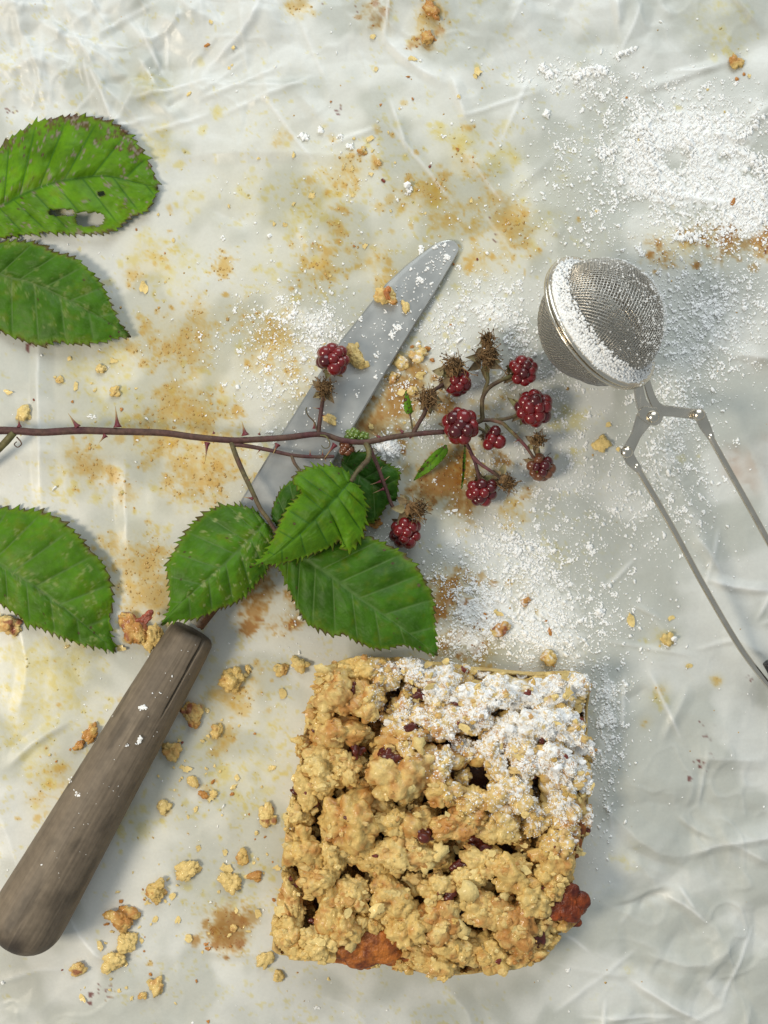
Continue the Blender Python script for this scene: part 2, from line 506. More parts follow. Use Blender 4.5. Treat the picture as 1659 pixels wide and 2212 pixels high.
YELLOW = [(340, 312, 42, .8), (310, 535, 45, .7), (700, 430, 50, .6), (640, 470, 50, .6), (1010, 300, 40, .9), (950, 285, 22, 1.0), (985, 300, 20, 1.0), (1070, 350, 35, .7),
          (100, 1480, 120, .6), (60, 1560, 90, .5), (150, 1430, 70, .8), (60, 1420, 60, .6), (80, 1640, 60, .6), (230, 900, 80, .5), (250, 780, 60, .6), (170, 800, 50, .6), (300, 1120, 50, .4), (1232, 905, 34, 1.0),
          (1175, 480, 35, .6), (1110, 340, 30, .6), (550, 1730, 80, .35), (590, 1650, 60, .4), (590, 1560, 50, .45), (500, 1700, 60, .45), (300, 1770, 60, .5), (330, 190, 50, .6), (300, 170, 30, .6), (470, 245, 14, 1), (430, 130, 10, 1),
          (580, 600, 60, .4), (540, 420, 60, .4), (420, 430, 40, .5), (350, 590, 60, .6), (400, 560, 40, .5), (1560, 30, 70, .5), (1580, 60, 60, .4), (1240, 990, 30, .4), (1430, 1380, 30, .7), (1425, 1510, 24, .7), (1130, 395, 25, .6),
          (560, 1880, 60, .4), (460, 1940, 50, .4), (150, 1020, 90, .35), (1350, 1850, 30, .5), (1360, 2095, 16, .5)]
BROWN = [(900, 830, 55, .8), (860, 880, 50, .9), (808, 915, 42, 1.2), (960, 1032, 58, 1.15), (925, 1060, 55, .9), (990, 1085, 50, .9), (1080, 1000, 36, .6), (955, 880, 40, .6), (845, 850, 40, .7),
         (985, 1290, 60, 1.0), (955, 1262, 40, 1.1), (1055, 1300, 40, .6), (1010, 1380, 50, .8), (960, 1400, 30, .9), (560, 1275, 42, .9), (640, 1300, 36, .8), (530, 1215, 50, .9), (545, 1325, 40, .7), (600, 1350, 40, .5), (490, 2012, 45, 1.3), (515, 1990, 30, 1.2),
         (1560, 518, 48, .8), (1645, 530, 30, 1.3), (820, 40, 34, .9), (800, 25, 26, .7), (1430, 545, 50, .6), (1520, 500, 40, .7), (920, 85, 22, .9), (950, 70, 16, .8), (885, 830, 30, .9), (1140, 1060, 30, .5)]
SOFTBROWN = [(1580, 985, 24, .9), (1588, 1020, 26, .8), (1632, 1000, 34, .7), (1620, 1045, 30, .6), (1650, 960, 28, .4), (1640, 780, 30, .2)]
RED = [(720, 195, 9, 1.6), (733, 242, 12, 1.7), (728, 222, 8, 1.0), (1525, 1560, 16, 1.3), (1520, 1590, 14, 1.0), (1517, 1650, 18, 1.3), (1530, 1632, 20, .9), (1488, 1684, 12, 1.6), (190, 2150, 16, 1.6), (192, 2168, 10, 1.4),
       (225, 2140, 18, 1.1), (255, 2128, 14, 1.0), (213, 2146, 30, .7), (15, 238, 16, .8), (35, 224, 14, .9), (60, 745, 14, 1.2), (55, 756, 9, 1.2), (1055, 470, 8, 1.6), (1070, 505, 7, 1.4), (1072, 522, 9, 1.8), (1078, 540, 6, 1.3), (1092, 585, 8, 1.5), (1650, 540, 14, 1.5),
       (1072, 2150, 12, 1.3), (800, 30, 14, 1.0), (770, 20, 10, .8), (830, 62, 10, 1.0), (1110, 160, 6, 1.2), (690, 5, 8, 1.0), (1625, 1465, 9, 1.3), (1510, 1560, 8, 1.0), (1660, 1580, 10, 1), (1555, 1390, 7, 1.0)]


def field(blobs):
    f = np.zeros_like(X)
    uu = gx / S + 829.5; vv = -gy / S + 1106.0
    for (cu, cv, r, s) in blobs:
        c0, c1 = np.searchsorted(uu, [cu - 2.4 * r, cu + 2.4 * r]); r0, r1 = np.searchsorted(vv, [cv - 2.4 * r, cv + 2.4 * r])
        sl = (slice(r0, r1), slice(c0, c1))
        f[sl] = np.maximum(f[sl], s * np.exp(-((U[sl] - cu) ** 2 + (V[sl] - cv) ** 2) / (r * r) * 1.1)) + .25 * np.minimum(f[sl], s * np.exp(-((U[sl] - cu) ** 2 + (V[sl] - cv) ** 2) / (r * r) * 1.1))
    return f


n_a = fbm2(U / 34, V / 26, 61, 3, .6); n_b = fbm2(U / 10, V / 9, 67, 3, .6); n_c = noise2(U / 4.2, V / 4.2, 71)
mott = n_a * .50 + n_b * .32 + n_c * .18


def speck(f, lo=.63, soft=.10):
    return sstep(0, soft, mott - lo + .30 * np.clip(f, 0, 1.5)) * np.clip(f * 2.5, 0, 1)


mA = speck(field(AMBER), .585, .30); mY = speck(field(YELLOW), .575, .30); mB = speck(field(BROWN), .590, .32)
mR = sstep(0, .08, n_b * .6 + n_c * .4 - .80 + .22 * np.clip(field(RED), 0, 1.6)) * np.clip(field(RED) * 2, 0, 1)


def dabs(f, count, seed, rmean, base=0.0):
    """Soft little grease dabs, most where the field f is strong."""
    gg = np.random.default_rng(seed); m = np.zeros_like(X)
    p = (np.clip(f, 0, 1.3) ** 1.2 + base).ravel(); p = p / p.sum()
    vv_ = -gy / S + 1106.0; uu_ = gx / S + 829.5
    for k in gg.choice(p.size, count, p=p):
        r0_, c0_ = divmod(int(k), nx)
        rad = math.exp(gg.normal(math.log(rmean), .45)); st = gg.uniform(.4, 1.0); w = int(rad * 2.2 * S / DX) + 2
        sl = (slice(max(0, r0_ - w), r0_ + w + 1), slice(max(0, c0_ - w), c0_ + w + 1))
        a_ = gg.uniform(0, 3.14); e_ = gg.uniform(.75, 1.3)
        du = U[sl] - uu_[c0_]; dv_ = V[sl] - vv_[r0_]
        q1 = (du * math.cos(a_) + dv_ * math.sin(a_)) * e_; q2 = (-du * math.sin(a_) + dv_ * math.cos(a_)) / e_
        d_ = np.hypot(q1, q2) / rad + (n_b[sl] - .5) * 1.5 + (n_c[sl] - .5) * .6
        m[sl] = np.maximum(m[sl], st * sstep(1.25, .35, d_))
    return m


washf = np.exp(-((U - 850) / 330) ** 2 - ((V - 450) / 190) ** 2) + np.exp(-((U - 420) / 200) ** 2 - ((V - 900) / 260) ** 2) + .7 * np.exp(-((U - 450) / 200) ** 2 - ((V - 1750) / 330) ** 2) + .8 * np.exp(-((U - 100) / 150) ** 2 - ((V - 1500) / 160) ** 2)
mA = np.maximum(mA * .62, dabs(field(AMBER) + .10 * washf, 520, 71, 6.5))
mY = np.maximum(mY * .55, dabs(field(YELLOW) + .28 * washf, 620, 72, 5.5, .002))
mB = np.maximum(mB * .75, dabs(field(BROWN), 190, 73, 7.5))
mS = np.clip(field(SOFTBROWN), 0, 1) * (.35 + .65 * sstep(.4, .6, n_a))
gen = sstep(.63, .70, n_a * .35 + n_b * .45 + n_c * .2 + .07 * (fbm2(U / 300, V / 300, 83, 2) - .5) * 2) * sstep(1400, 1100, U) * .55
greasy = sstep(.36, .62, fbm2(U / 120, V / 120, 91, 3) - .22 * np.exp(-((U - 120) / 420) ** 2 - ((V - 40) / 300) ** 2) + .06 * np.exp(-((U - 1200) / 600) ** 2 - ((V - 1000) / 700) ** 2))
greasy = np.clip(greasy + .16 * (fbm2(U / 28, V / 28, 93, 3) - .5), 0, 1)
wash = np.clip(.8 * np.exp(-((U - 850) / 380) ** 2 - ((V - 450) / 220) ** 2) + .7 * np.exp(-((U - 430) / 260) ** 2 - ((V - 880) / 260) ** 2) + .5 * np.exp(-((U - 100) / 160) ** 2 - ((V - 1480) / 140) ** 2) + .5 * np.exp(-((U - 480) / 200) ** 2 - ((V - 1650) / 300) ** 2), 0, 1) * (.45 + .9 * fbm2(U / 70, V / 70, 97, 3))


def lerp(c, k, m):
    return c + (np.asarray(k) - c) * m[..., None]


pc = np.broadcast_to(np.array((0.66, 0.67, 0.635)), X.shape + (3,)).copy()
pc = lerp(pc, (0.43, 0.447, 0.40), greasy * .70)
def soak(c, tint, m):
    """Grease soaked into the sheet tints it the way a filter does."""
    return c * np.power(np.asarray(tint)[None, None], m[..., None])


pc = soak(pc, (.98, .94, .80), wash)
pc = lerp(pc, (0.66, 0.60, 0.50), sstep(200, 800, V) * sstep(1000, 500, U) * .18 * fbm2(U / 60, V / 60, 95, 2))
pc = soak(pc, (.98, .90, .62), np.clip(field(YELLOW), 0, 1) * .4)
pc = soak(pc, (.95, .78, .46), np.clip(field(AMBER) + field(BROWN), 0, 1) * .42)
pc = soak(pc, (.98, .84, .40), gen)
pc = soak(pc, (.99, .84, .36), mY * .85)
pc = soak(pc, (.92, .57, .17), mA * .85)
pc = soak(pc, (.58, .27, .07), mB * 1.0)
pc = lerp(pc, (0.40, 0.23, 0.13), mS * .60)
pc = lerp(pc, (0.16, 0.035, 0.03), mR * .9)
pc = lerp(pc, (0.84, 0.85, 0.84), np.clip(white, 0, 1) * .85)

# icing sugar: where it fell on the sheet (u, v, su, sv, density)
SUGAR = [(1500, 330, 150, 95, 2.0), (1400, 300, 90, 70, 1.3), (1600, 420, 90, 70, 1.6), (1440, 400, 90, 55, 1.3), (1550, 250, 110, 70, .7), (1200, 160, 55, 28, 1.0), (1270, 160, 55, 26, 1.2), (1330, 200, 70, 45, 1.0),
         (1240, 300, 70, 70, .45), (1300, 420, 110, 70, .55), (1480, 490, 130, 40, .9), (1620, 480, 60, 40, 1.5), (1540, 640, 130, 90, 1.1), (1480, 770, 100, 80, .95), (1570, 720, 90, 80, .6), (1450, 880, 80, 70, 1.0), (1440, 1000, 80, 80, 1.2), (1400, 1090, 80, 80, .8), (1480, 1110, 60, 60, .4),
         (1130, 1190, 130, 70, 1.1), (1040, 1170, 60, 30, .7), (1020, 1320, 70, 70, 1.5), (1120, 1330, 120, 85, 1.5), (1220, 1400, 90, 60, 1.3), (1000, 1400, 50, 30, 1.2), (1230, 1280, 90, 60, .8), (1310, 1500, 30, 60, 1.2), (1308, 1600, 28, 90, 1.1), (1330, 1560, 50, 110, .4), (1302, 1730, 24, 70, .6), (1290, 1860, 20, 50, .3),
         (650, 680, 85, 50, 1.1), (700, 720, 60, 50, 1.1), (610, 800, 65, 65, 1.1), (600, 860, 50, 45, .65), (580, 1040, 50, 40, .3), (620, 960, 40, 40, .5), (560, 700, 60, 40, .45), (500, 760, 60, 50, .2), (1030, 660, 75, 55, 1.1), (960, 730, 60, 50, .9), (1100, 690, 65, 55, 1.0), (1150, 760, 70, 60, .9), (1050, 820, 80, 60, .7), (1200, 860, 50, 50, .8), (1150, 1010, 130, 100, .55),
         (840, 968, 26, 20, 3.0), (820, 990, 30, 20, 1.2), (900, 880, 60, 50, .6), (870, 820, 30, 40, .7), (930, 940, 40, 30, .5), (640, 1400, 50, 25, .16), (640, 1300, 40, 50, .14), (820, 1150, 40, 20, .7), (940, 1240, 30, 30, .8), (1250, 1010, 70, 100, .5), (900, 640, 60, 40, .15), (800, 480, 200, 120, .06), (1250, 700, 200, 250, .18), (690, 300, 30, 20, .25), (1450, 1200, 120, 80, .12), (1380, 1330, 60, 60, .3),
         (850, 1106, 800, 1000, .015)]
HOLES = [(1462, 340, 30, 26), (1385, 445, 22, 20), (1440, 1935, 60, 60), (1565, 340, 16, 14)]


def sugar_density(u, v):
    d = np.zeros_like(u)
    for cu, cv, a, b, k in SUGAR:
        d += k * np.exp(-((u - cu) / a) ** 2 - ((v - cv) / b) ** 2)
    for cu, cv, a, b in HOLES:
        d *= 1 - np.exp(-(((u - cu) / a) ** 2 + ((v - cv) / b) ** 2) ** 2)
    return d


sd = sugar_density(U, V)
film = np.clip(sd, 0, 2.2) * sstep(.40, .62, n_a * .35 + n_b * .40 + n_c * .25 + .10 * np.clip(sd - .6, 0, 2))
pc = lerp(pc, (0.88, 0.89, 0.88), np.clip((film - 1.0) * 1.0, 0, .95))
hz_s = np.clip(film - .5, 0, 2) * 0.00022 * n_b * 2
PAPER_Z = PAPER_Z + hz_s

idx = np.arange(nx * ny).reshape(ny, nx)
q = np.stack([idx[:-1, :-1], idx[1:, :-1], idx[1:, 1:], idx[:-1, 1:]], -1).reshape(-1, 4)
pv = np.stack([X, Y, PAPER_Z], -1).reshape(-1, 3)
paper = mesh_obj("baking_paper", pv, q, M_paper, origin=(0, 0, 0), col=pc.reshape(-1, 3))
tag(paper, "creased greasy white baking paper sheet lying under everything else", "baking paper")

bm = bmesh.new()
bmesh.ops.create_cube(bm, size=1.0)
bmesh.ops.scale(bm, vec=(0.9, 1.1, 0.03), verts=bm.verts)
bmesh.ops.bevel(bm, geom=bm.edges[:], offset=0.004, segments=2, affect='EDGES')
me = bpy.data.meshes.new("tabletop"); bm.to_mesh(me); bm.free(); me.materials.append(M_table)
table = link("tabletop", me, None, (0, 0, -0.0205))
tag(table, kind="structure")

# ------------------------------------------------------------------ lumps of crumble and loose crumbs
PALE = np.array((0.640, 0.418, 0.122)); CREAM = np.array((0.77, 0.59, 0.240)); TOAST = np.array((0.47, 0.195, 0.040)); BURNT = np.array((0.30, 0.10, 0.03))
SUGARC = np.array((0.88, 0.88, 0.87))


def to_sides(u, v, poly, slack=6.0, keep=.22):
    """Pull points that stick out of the outline back to it."""
    outm = ~in_poly(u, v, poly)
    if not outm.any(): return u, v
    x, y = u[outm], v[outm]
    best = np.full(len(x), 1e9); bx_ = x.copy(); by_ = y.copy()
    for i in range(len(poly)):
        a, b = poly[i], poly[(i + 1) % len(poly)]; d = b - a
        t = np.clip(((x - a[0]) * d[0] + (y - a[1]) * d[1]) / (d @ d), 0, 1)
        px, py = a[0] + t * d[0], a[1] + t * d[1]
        q = np.hypot(x - px, y - py); m = q < best
        best[m] = q[m]; bx_[m] = px[m]; by_[m] = py[m]
    k = np.where(best > slack, (slack + (best - slack) * keep) / np.maximum(best, 1e-6), 1)
    u = u.copy(); v = v.copy()
    u[outm] = bx_ + (x - bx_) * k; v[outm] = by_ + (y - by_) * k
    return u, v


def lump(r, seed, sub=4, n1=14, n2=70, flat=.8, stretch=1.0, angle=0.0, rag=1.0):
    """Unit cluster of balls as one star-shaped closed surface, r in metres: verts (centred), faces, height above the clump's mean."""
    g = np.random.default_rng(seed)
    d, f = ico(sub + 1)

    def dirs(n):
        x = g.normal(size=(n, 3)); return x / np.linalg.norm(x, axis=1)[:, None]
    c1 = dirs(n1) * g.uniform(.35, .80, (n1, 1)); r1 = g.uniform(.20, .46, n1)
    base = np.full(len(d), .50)
    for c, rr in zip(c1, r1):
        b = d @ c; disc = b * b - c @ c + rr * rr
        base = np.maximum(base, np.where(disc > 0, b + np.sqrt(np.maximum(disc, 0)), 0))
    c2 = dirs(n2); k2 = g.uniform(.07, .21, n2) * rag
    top = base.copy()
    near = np.argmax(c2 @ d.T, axis=1)
    for c, kk, i in zip(c2, k2, near):
        cc = c * (base[i] - kk * .25)
        b = d @ cc; disc = b * b - cc @ cc + kk * kk
        top = np.maximum(top, np.where(disc > 0, b + np.sqrt(np.maximum(disc, 0)), 0))
    top = top * (1 + .12 * rag * (noise3(d * 6 + seed, seed) - .5) + .12 * rag * (noise3(d * 13 + seed, seed + 5) - .5) + .05 * rag * (noise3(d * 28 + seed, seed + 8) - .5))
    v = d * top[:, None]
    v[:, 0] *= stretch
    ca, sa = math.cos(angle), math.sin(angle)
    v = np.stack([v[:, 0] * ca - v[:, 1] * sa, v[:, 0] * sa + v[:, 1] * ca, v[:, 2] * flat], 1) * r
    return v, f, (top - base) / .12, d


def crumb_colour(v, rel, seed, toast, pale=0.5):
    """Own colour of baked dough: creamy to golden, browner in patches."""
    n = noise3(v / 0.0030 + seed, seed); n2 = noise3(v / 0.0011 + seed, seed + 3)
    t = np.clip((n - .45) * 2.0 + (toast - .48) * 2.3 + (n2 - .5) * .9, 0, 1)
    c = (CREAM * pale + PALE * (1 - pale))[None] * (0.90 + .2 * n2[:, None])
    c = c + (TOAST - c) * t[:, None] * .85
    b = sstep(.80, .92, n2 + .25 * (toast - .4))
    return c + (BURNT - c) * b[:, None] * .35


def cake_sugar(u, v):
    d = (u - 860) * .627 - (v - 1440) * .78
    return sstep(1920, 1680, v) * sstep(-230, 110, d) ** 1.5 * sstep(770, 900, u + .25 * (v - 1450))


# ------------------------------------------------------------------ the piece of crumble cake
cake = root("crumble_cake", P(940, 1760, 0), "square piece of crumble cake with oats and nuts, one corner dusted white", "cake")
g = np.random.default_rng(21)
ZB = 0.0105
out = catmull(np.vstack([CAKE, CAKE[:1]]), 241)[:-1]
n = len(out)
levels = [0.0002, .0018, .0035, .0055, .0075, .0095, ZB]
ov = []
base_xy = P(out[:, 0], out[:, 1], ZB)[:, :2]
cxy = base_xy.mean(0)
for i, z in enumerate(levels):
    p = np.column_stack([base_xy, np.full(n, z)])
    w = noise3(p / 0.0022, 5) * .7 + noise3(p / 0.0007, 9) * .3 - .5
    k = 1 - .022 + .022 * math.sin(i / 6 * 2.6) + .018 * w
    p[:, :2] = cxy + (base_xy - cxy) * np.asarray(k)[:, None]
    ov.append(p)
ov.append(np.column_stack([cxy + (base_xy - cxy) * .955, np.full(n, .0072)]))
ov.append(np.array([[cxy[0], cxy[1], .0072]]))
ov = np.vstack(ov)
i = np.arange(7)[:, None] * n; j = np.arange(n)[None]
q = np.stack([i + j, i + n + j, i + n + (j + 1) % n, i + (j + 1) % n], -1).reshape(-1, 4)[:, ::-1]
t = np.stack([np.full(n, 8 * n), 7 * n + np.arange(n), 7 * n + (np.arange(n) + 1) % n], 1)[:, ::-1]
bc = crumb_colour(ov, None, 4, .35, .6)
bc[7 * n:] = (.085, .026, .015)          # the fruit filling
bc = bc + (TOAST - bc) * sstep(.002, .0, ov[:, 2])[:, None] * .8
mesh_obj("cake_base", ov, [q, t], M_crumb, cake, col=bc)
# u, v, radius, stretch, turn (degrees), toast, z of the centre (mm)
BIG = [(755, 1770, 60, 1.0, 0, .62, 17), (862, 1668, 58, 1.0, 20, .55, 17.5), (985, 1778, 40, 1.7, -12, .70, 18), (1198, 1832, 44, 1.0, 60, .45, 17.5), (735, 1500, 46, 1.2, 30, .62, 17), (800, 1510, 40, 1.0, 0, .5, 17.5),
       (725, 1580, 44, 1.2, 10, .66, 17.5), (690, 1665, 46, 1.0, 0, .28, 16.5), (745, 1655, 34, 1.2, 60, .25, 18), (670, 1700, 40, 1.2, 70, .22, 15.5), (655, 1830, 44, 1.1, 60, .55, 16), (640, 1760, 34, 1.1, 80, .35, 15),
       (720, 1830, 36, 1.3, 70, .25, 16.5), (790, 1850, 40, 1.2, 50, .25, 17), (850, 1850, 42, 1.2, 20, .4, 16.5), (850, 1780, 34, 1.0, 0, .2, 16.5), (905, 1790, 44, 1.1, 40, .55, 17), (905, 1840, 40, 1.3, 10, .5, 16),
       (630, 1950, 36, 2.0, 80, .62, 16), (625, 2025, 36, 1.2, 70, .4, 15), (720, 1965, 46, 1.4, 80, .55, 17.5), (770, 1930, 40, 1.2, 60, .45, 17.5), (850, 1950, 50, 1.2, 80, .42, 17), (880, 2000, 42, 1.0, 0, .35, 16.5),
       (690, 2030, 34, 1.0, 0, .35, 16.5), (660, 2050, 28, 1.0, 0, .25, 16), (745, 2000, 34, 1.1, 40, .5, 17), (950, 1990, 44, 1.0, 0, .72, 17.5), (940, 1920, 34, 1.1, 0, .4, 17), (990, 2040, 44, 1.2, 30, .45, 16), (1060, 2060, 44, 1.2, 0, .4, 15),
       (1110, 1990, 46, 1.4, 60, .72, 17), (1050, 1960, 40, 1.4, 20, .5, 17), (1110, 1890, 44, 1.3, 20, .45, 17), (1050, 1860, 36, 1.2, 0, .4, 16.5), (1150, 1930, 40, 1.0, 0, .4, 16.5), (1190, 1900, 36, 1.0, 0, .5, 16.5),
       (1170, 1990, 30, 1.0, 0, .5, 15), (1130, 2060, 36, 1.3, -20, .6, 15), (930, 2070, 42, 1.4, 10, .4, 14.5), (880, 1600, 44, 1.2, -20, .5, 17), (950, 1650, 38, 1.0, 60, .6, 17), (940, 1560, 44, 1.3, 10, .6, 17), (1010, 1550, 44, 1.3, 0, .6, 17.5),
       (950, 1490, 46, 1.3, 20, .5, 16.5), (1060, 1500, 50, 1.4, 10, .35, 16), (1150, 1500, 46, 1.3, 0, .35, 16), (1220, 1490, 40, 1.2, 0, .4, 15.5), (1180, 1560, 50, 1.2, 20, .4, 17.5), (1110, 1580, 46, 1.2, 60, .4, 17), (1060, 1620, 40, 1.0, 0, .5, 17),
       (1240, 1570, 34, 1.4, 85, .5, 15.5), (1245, 1660, 34, 1.6, 85, .45, 16), (1200, 1640, 46, 1.2, 40, .5, 17.5), (1130, 1640, 38, 1.0, 0, .5, 17), (1210, 1730, 46, 1.5, 80, .45, 17), (1100, 1710, 44, 1.1, 10, .3, 16.5), (1080, 1775, 40, 1.1, 0, .3, 15.5),
       (1020, 1730, 34, 1.2, 0, .5, 16), (960, 1710, 34, 1.2, 50, .5, 16.5), (1150, 1770, 34, 1.0, 0, .3, 15.5), (870, 1540, 34, 1.1, 0, .6, 16.5), (830, 1450, 34, 1.4, 0, .5, 16), (770, 1450, 38, 1.3, -10, .3, 15.5), (900, 1450, 36, 1.4, 0, .4, 15.5), (690, 1550, 36, 1.2, 80, .25, 15.5), (705, 1470, 32, 1.0, 0, .2, 15),
       (1000, 1620, 26, 1.0, 0, .7, 14), (820, 1730, 34, 1.2, 30, .35, 16), (690, 1890, 36, 1.1, 0, .4, 15.5), (800, 1990, 30, 1.0, 0, .4, 15), (1010, 1900, 30, 1.3, 0, .35, 15.5), (1225, 1790, 30, 1.3, 80, .7, 15)]
GAPS = [(1003, 1610, 20), (1036, 1690, 18), (1150, 1680, 22), (863, 1490, 12), (872, 1475, 12), (820, 1790, 16), (1035, 1985, 18), (1000, 1985, 14), (770, 2030, 16), (715, 1935, 10), (995, 1850, 14), (850, 1745, 14), (1090, 1840, 12), (690, 1935, 8), (925, 1860, 10)]

# rough bed of crumble between the lumps, open down to the fruit filling in the gaps
st_ = .00042
bx = np.arange(base_xy[:, 0].min(), base_xy[:, 0].max(), st_); by = np.arange(base_xy[:, 1].max(), base_xy[:, 1].min(), -st_)
BX, BY = np.meshgrid(bx, by)
kz = S * (H - .013) / H
BU, BV = BX / kz + 829.5, 1106 - BY / kz
ins = in_poly(BU, BV, CAKE + (CAKE.mean(0) - CAKE) * .012)
bz = .0103 + (fbm2(BU / 34, BV / 34, 201, 3) - .3) * .0058 + (fbm2(BU / 9, BV / 9, 203, 3) - .5) * .0028 + (noise2(BU / 3.6, BV / 3.6, 207) - .5) * .0011
hole = np.zeros_like(BU)
for a_, b_, r_ in GAPS:
    hole = np.maximum(hole, sstep(1.35, .75, np.hypot((BU - a_) / (r_ * 1.5), (BV - b_) / (r_ * 1.3)) + (fbm2(BU / 8, BV / 8, 211, 2) - .5) * .8))
hole = np.maximum(hole, sstep(.66, .72, fbm2(BU / 26, BV / 26, 217, 2)) * .9)
bz = bz - hole * .0065
bz = np.maximum(bz, .0080)
bverts = np.stack([BX, BY, bz], -1).reshape(-1, 3)
bcol = crumb_colour(bverts, None, 9, .72, .1) * .55  # crevice shade painted in: bed coloured darker than the lumps around it
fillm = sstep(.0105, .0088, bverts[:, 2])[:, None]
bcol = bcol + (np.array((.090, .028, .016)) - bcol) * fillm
bms = cake_sugar(BU, BV).ravel() * (1 - hole.ravel())
bsm = sstep(.62, .74, noise3(bverts / .0009, 77) * .55 + noise3(bverts / .0004, 79) * .45 + .20 * bms) * sstep(.03, .15, bms)
bcol = bcol + (SUGARC - bcol) * (bsm * .9)[:, None]
bi = np.arange(BX.size).reshape(BX.shape)
bq = np.stack([bi[:-1, :-1], bi[1:, :-1], bi[1:, 1:], bi[:-1, 1:]], -1)[ins[:-1, :-1] & ins[1:, 1:] & ins[1:, :-1] & ins[:-1, 1:]]
used, inv = np.unique(bq.ravel(), return_inverse=True)
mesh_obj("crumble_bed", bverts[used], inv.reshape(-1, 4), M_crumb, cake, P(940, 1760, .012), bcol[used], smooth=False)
occ = [(a, b, c) for a, b, c, *_ in BIG]
lumps = list(BIG)
for a, b, r in GAPS:
    occ.append((a, b, r * 1.25))
tries = 0
while len(lumps) < 148 and tries < 9000:
    tries += 1
    r = float(g.choice([13, 16, 19, 23, 27]))
    u, v = g.uniform(590, 1272), g.uniform(1428, 2105)
    if not in_poly([u], [v], CAKE)[0]: continue
    k = .74 if tries < 4000 else .55
    if any((u - a) ** 2 + (v - b) ** 2 < (k * (r + c)) ** 2 for a, b, c in occ): continue
    occ.append((u, v, r))
    lumps.append((u, v, r, g.uniform(1, 1.5), g.uniform(0, 180), g.uniform(.15, .75), g.uniform(12.2, 14.6)))
sug_p, sug_w, sur_p, sur_c = [], [], [], []
for k, (u, v, r, st, ang, toast, zc) in enumerate(lumps):
    z = zc / 1000 + .0006 + (.0034 * (_hash(np.array([k]), np.array([3]), np.array([1]), 5)[0] - .5)) - (.0015 if r < 28 else 0)
    c = P(u, v, z)
    vv, ff, rel, d = lump(r * S * 1.16 / math.sqrt(st), 100 + k, 4 if r > 24 else 3, 17, 120 if r > 24 else 50, .82, st, -math.radians(ang), 1.1)
    w = vv + c
    w[:, 2] = np.maximum(w[:, 2], ZB * .55)
    pu = w[:, 0] / (S * (H - w[:, 2]) / H) + 829.5; pw = 1106 - w[:, 1] / (S * (H - w[:, 2]) / H)
    pu, pw = to_sides(pu, pw, CAKE)         # the block's cut sides are fairly straight
    w = P(pu, pw, w[:, 2])
    col = crumb_colour(w, rel, 100 + k, toast, .25 + .5 * ((k * 7) % 10) / 10)
    up = np.clip(d[:, 2], 0, 1)
    ms = cake_sugar(pu, pw) * sstep(.0, .45, up) * sstep(.0125, .0165, w[:, 2] + .0006 * (v < 1520))
    nn = noise3(w / 0.0013, 77) * .40 + noise3(w / 0.0005, 79) * .60
    sm = sstep(.62, .74, nn + .26 * ms) * sstep(.03, .15, ms)
    col = col + (SUGARC - col) * np.clip(sm * .9 + .10 * ms, 0, 1)[:, None]
    mesh_obj("crumble_lump", w, ff, M_crumb, cake, c, col)
    su_ = (d[:, 2] > .1)
    sur_p.append(w[su_]); sur_c.append(col[su_])
    sel = (ms > .03) & (up > .25)
    sug_p.append(w[sel]); sug_w.append(ms[sel])


def blob_obj(name, u, v, z, r, mat, parent, seed, st=1.0, ang=0, flat=.7, sub=3, rag=.5, n1=6, n2=16, col=None):
    c = P(u, v, z)
    vv, ff, rel, d = lump(r * S, seed, sub, n1, n2, flat, st, -math.radians(ang), rag)
    w = vv + c
    cc = None
    if col is not None:
        nn = np.clip(noise3(w / .0030, seed) * 1.1 + noise3(w / .0009, seed + 2) * .5 - .3, 0, 1)
        cc = np.asarray(col[0]) + (np.asarray(col[1]) - np.asarray(col[0])) * nn[:, None]
    return mesh_obj(name, w, ff, mat, parent, c, cc)


CARA = ((0.110, 0.018, 0.005), (0.52, 0.165, 0.022))
for k, (u, v, z, r, st, ang, lab) in enumerate([(795, 2042, 15.5, 50, 1.8, -8, "wide amber browned edge"), (745, 2052, 14.5, 36, 1.5, -10, None), (855, 2046, 14.5, 36, 1.4, 10, None), (1224, 1950, 17.5, 42, 1.15, 60, "dark red-brown caramelised corner"),
                                                (1250, 1772, 13.5, 24, 1.4, 80, None), (1240, 1830, 12.5, 22, 1.5, 80, None), (1235, 1985, 11.5, 22, 1.2, 20, None), (782, 2075, 10.5, 22, 1.3, 20, None)]):
    o = blob_obj("browned_edge", u, v, z / 1000, r, M_caramel, cake, 500 + k, st / 1.0, ang, .42, 4, .30, 26, 40, CARA)
    if lab: o["label"] = lab
    if k in (3, 6):          # the darkest, jammy spots
        ca = o.data.color_attributes["Col"]; cd = np.empty(len(ca.data) * 4, np.float32); ca.data.foreach_get("color", cd)
        cd = cd.reshape(-1, 4); cd[:, :3] *= (.62, .38, .40); ca.data.foreach_set("color", cd.ravel())
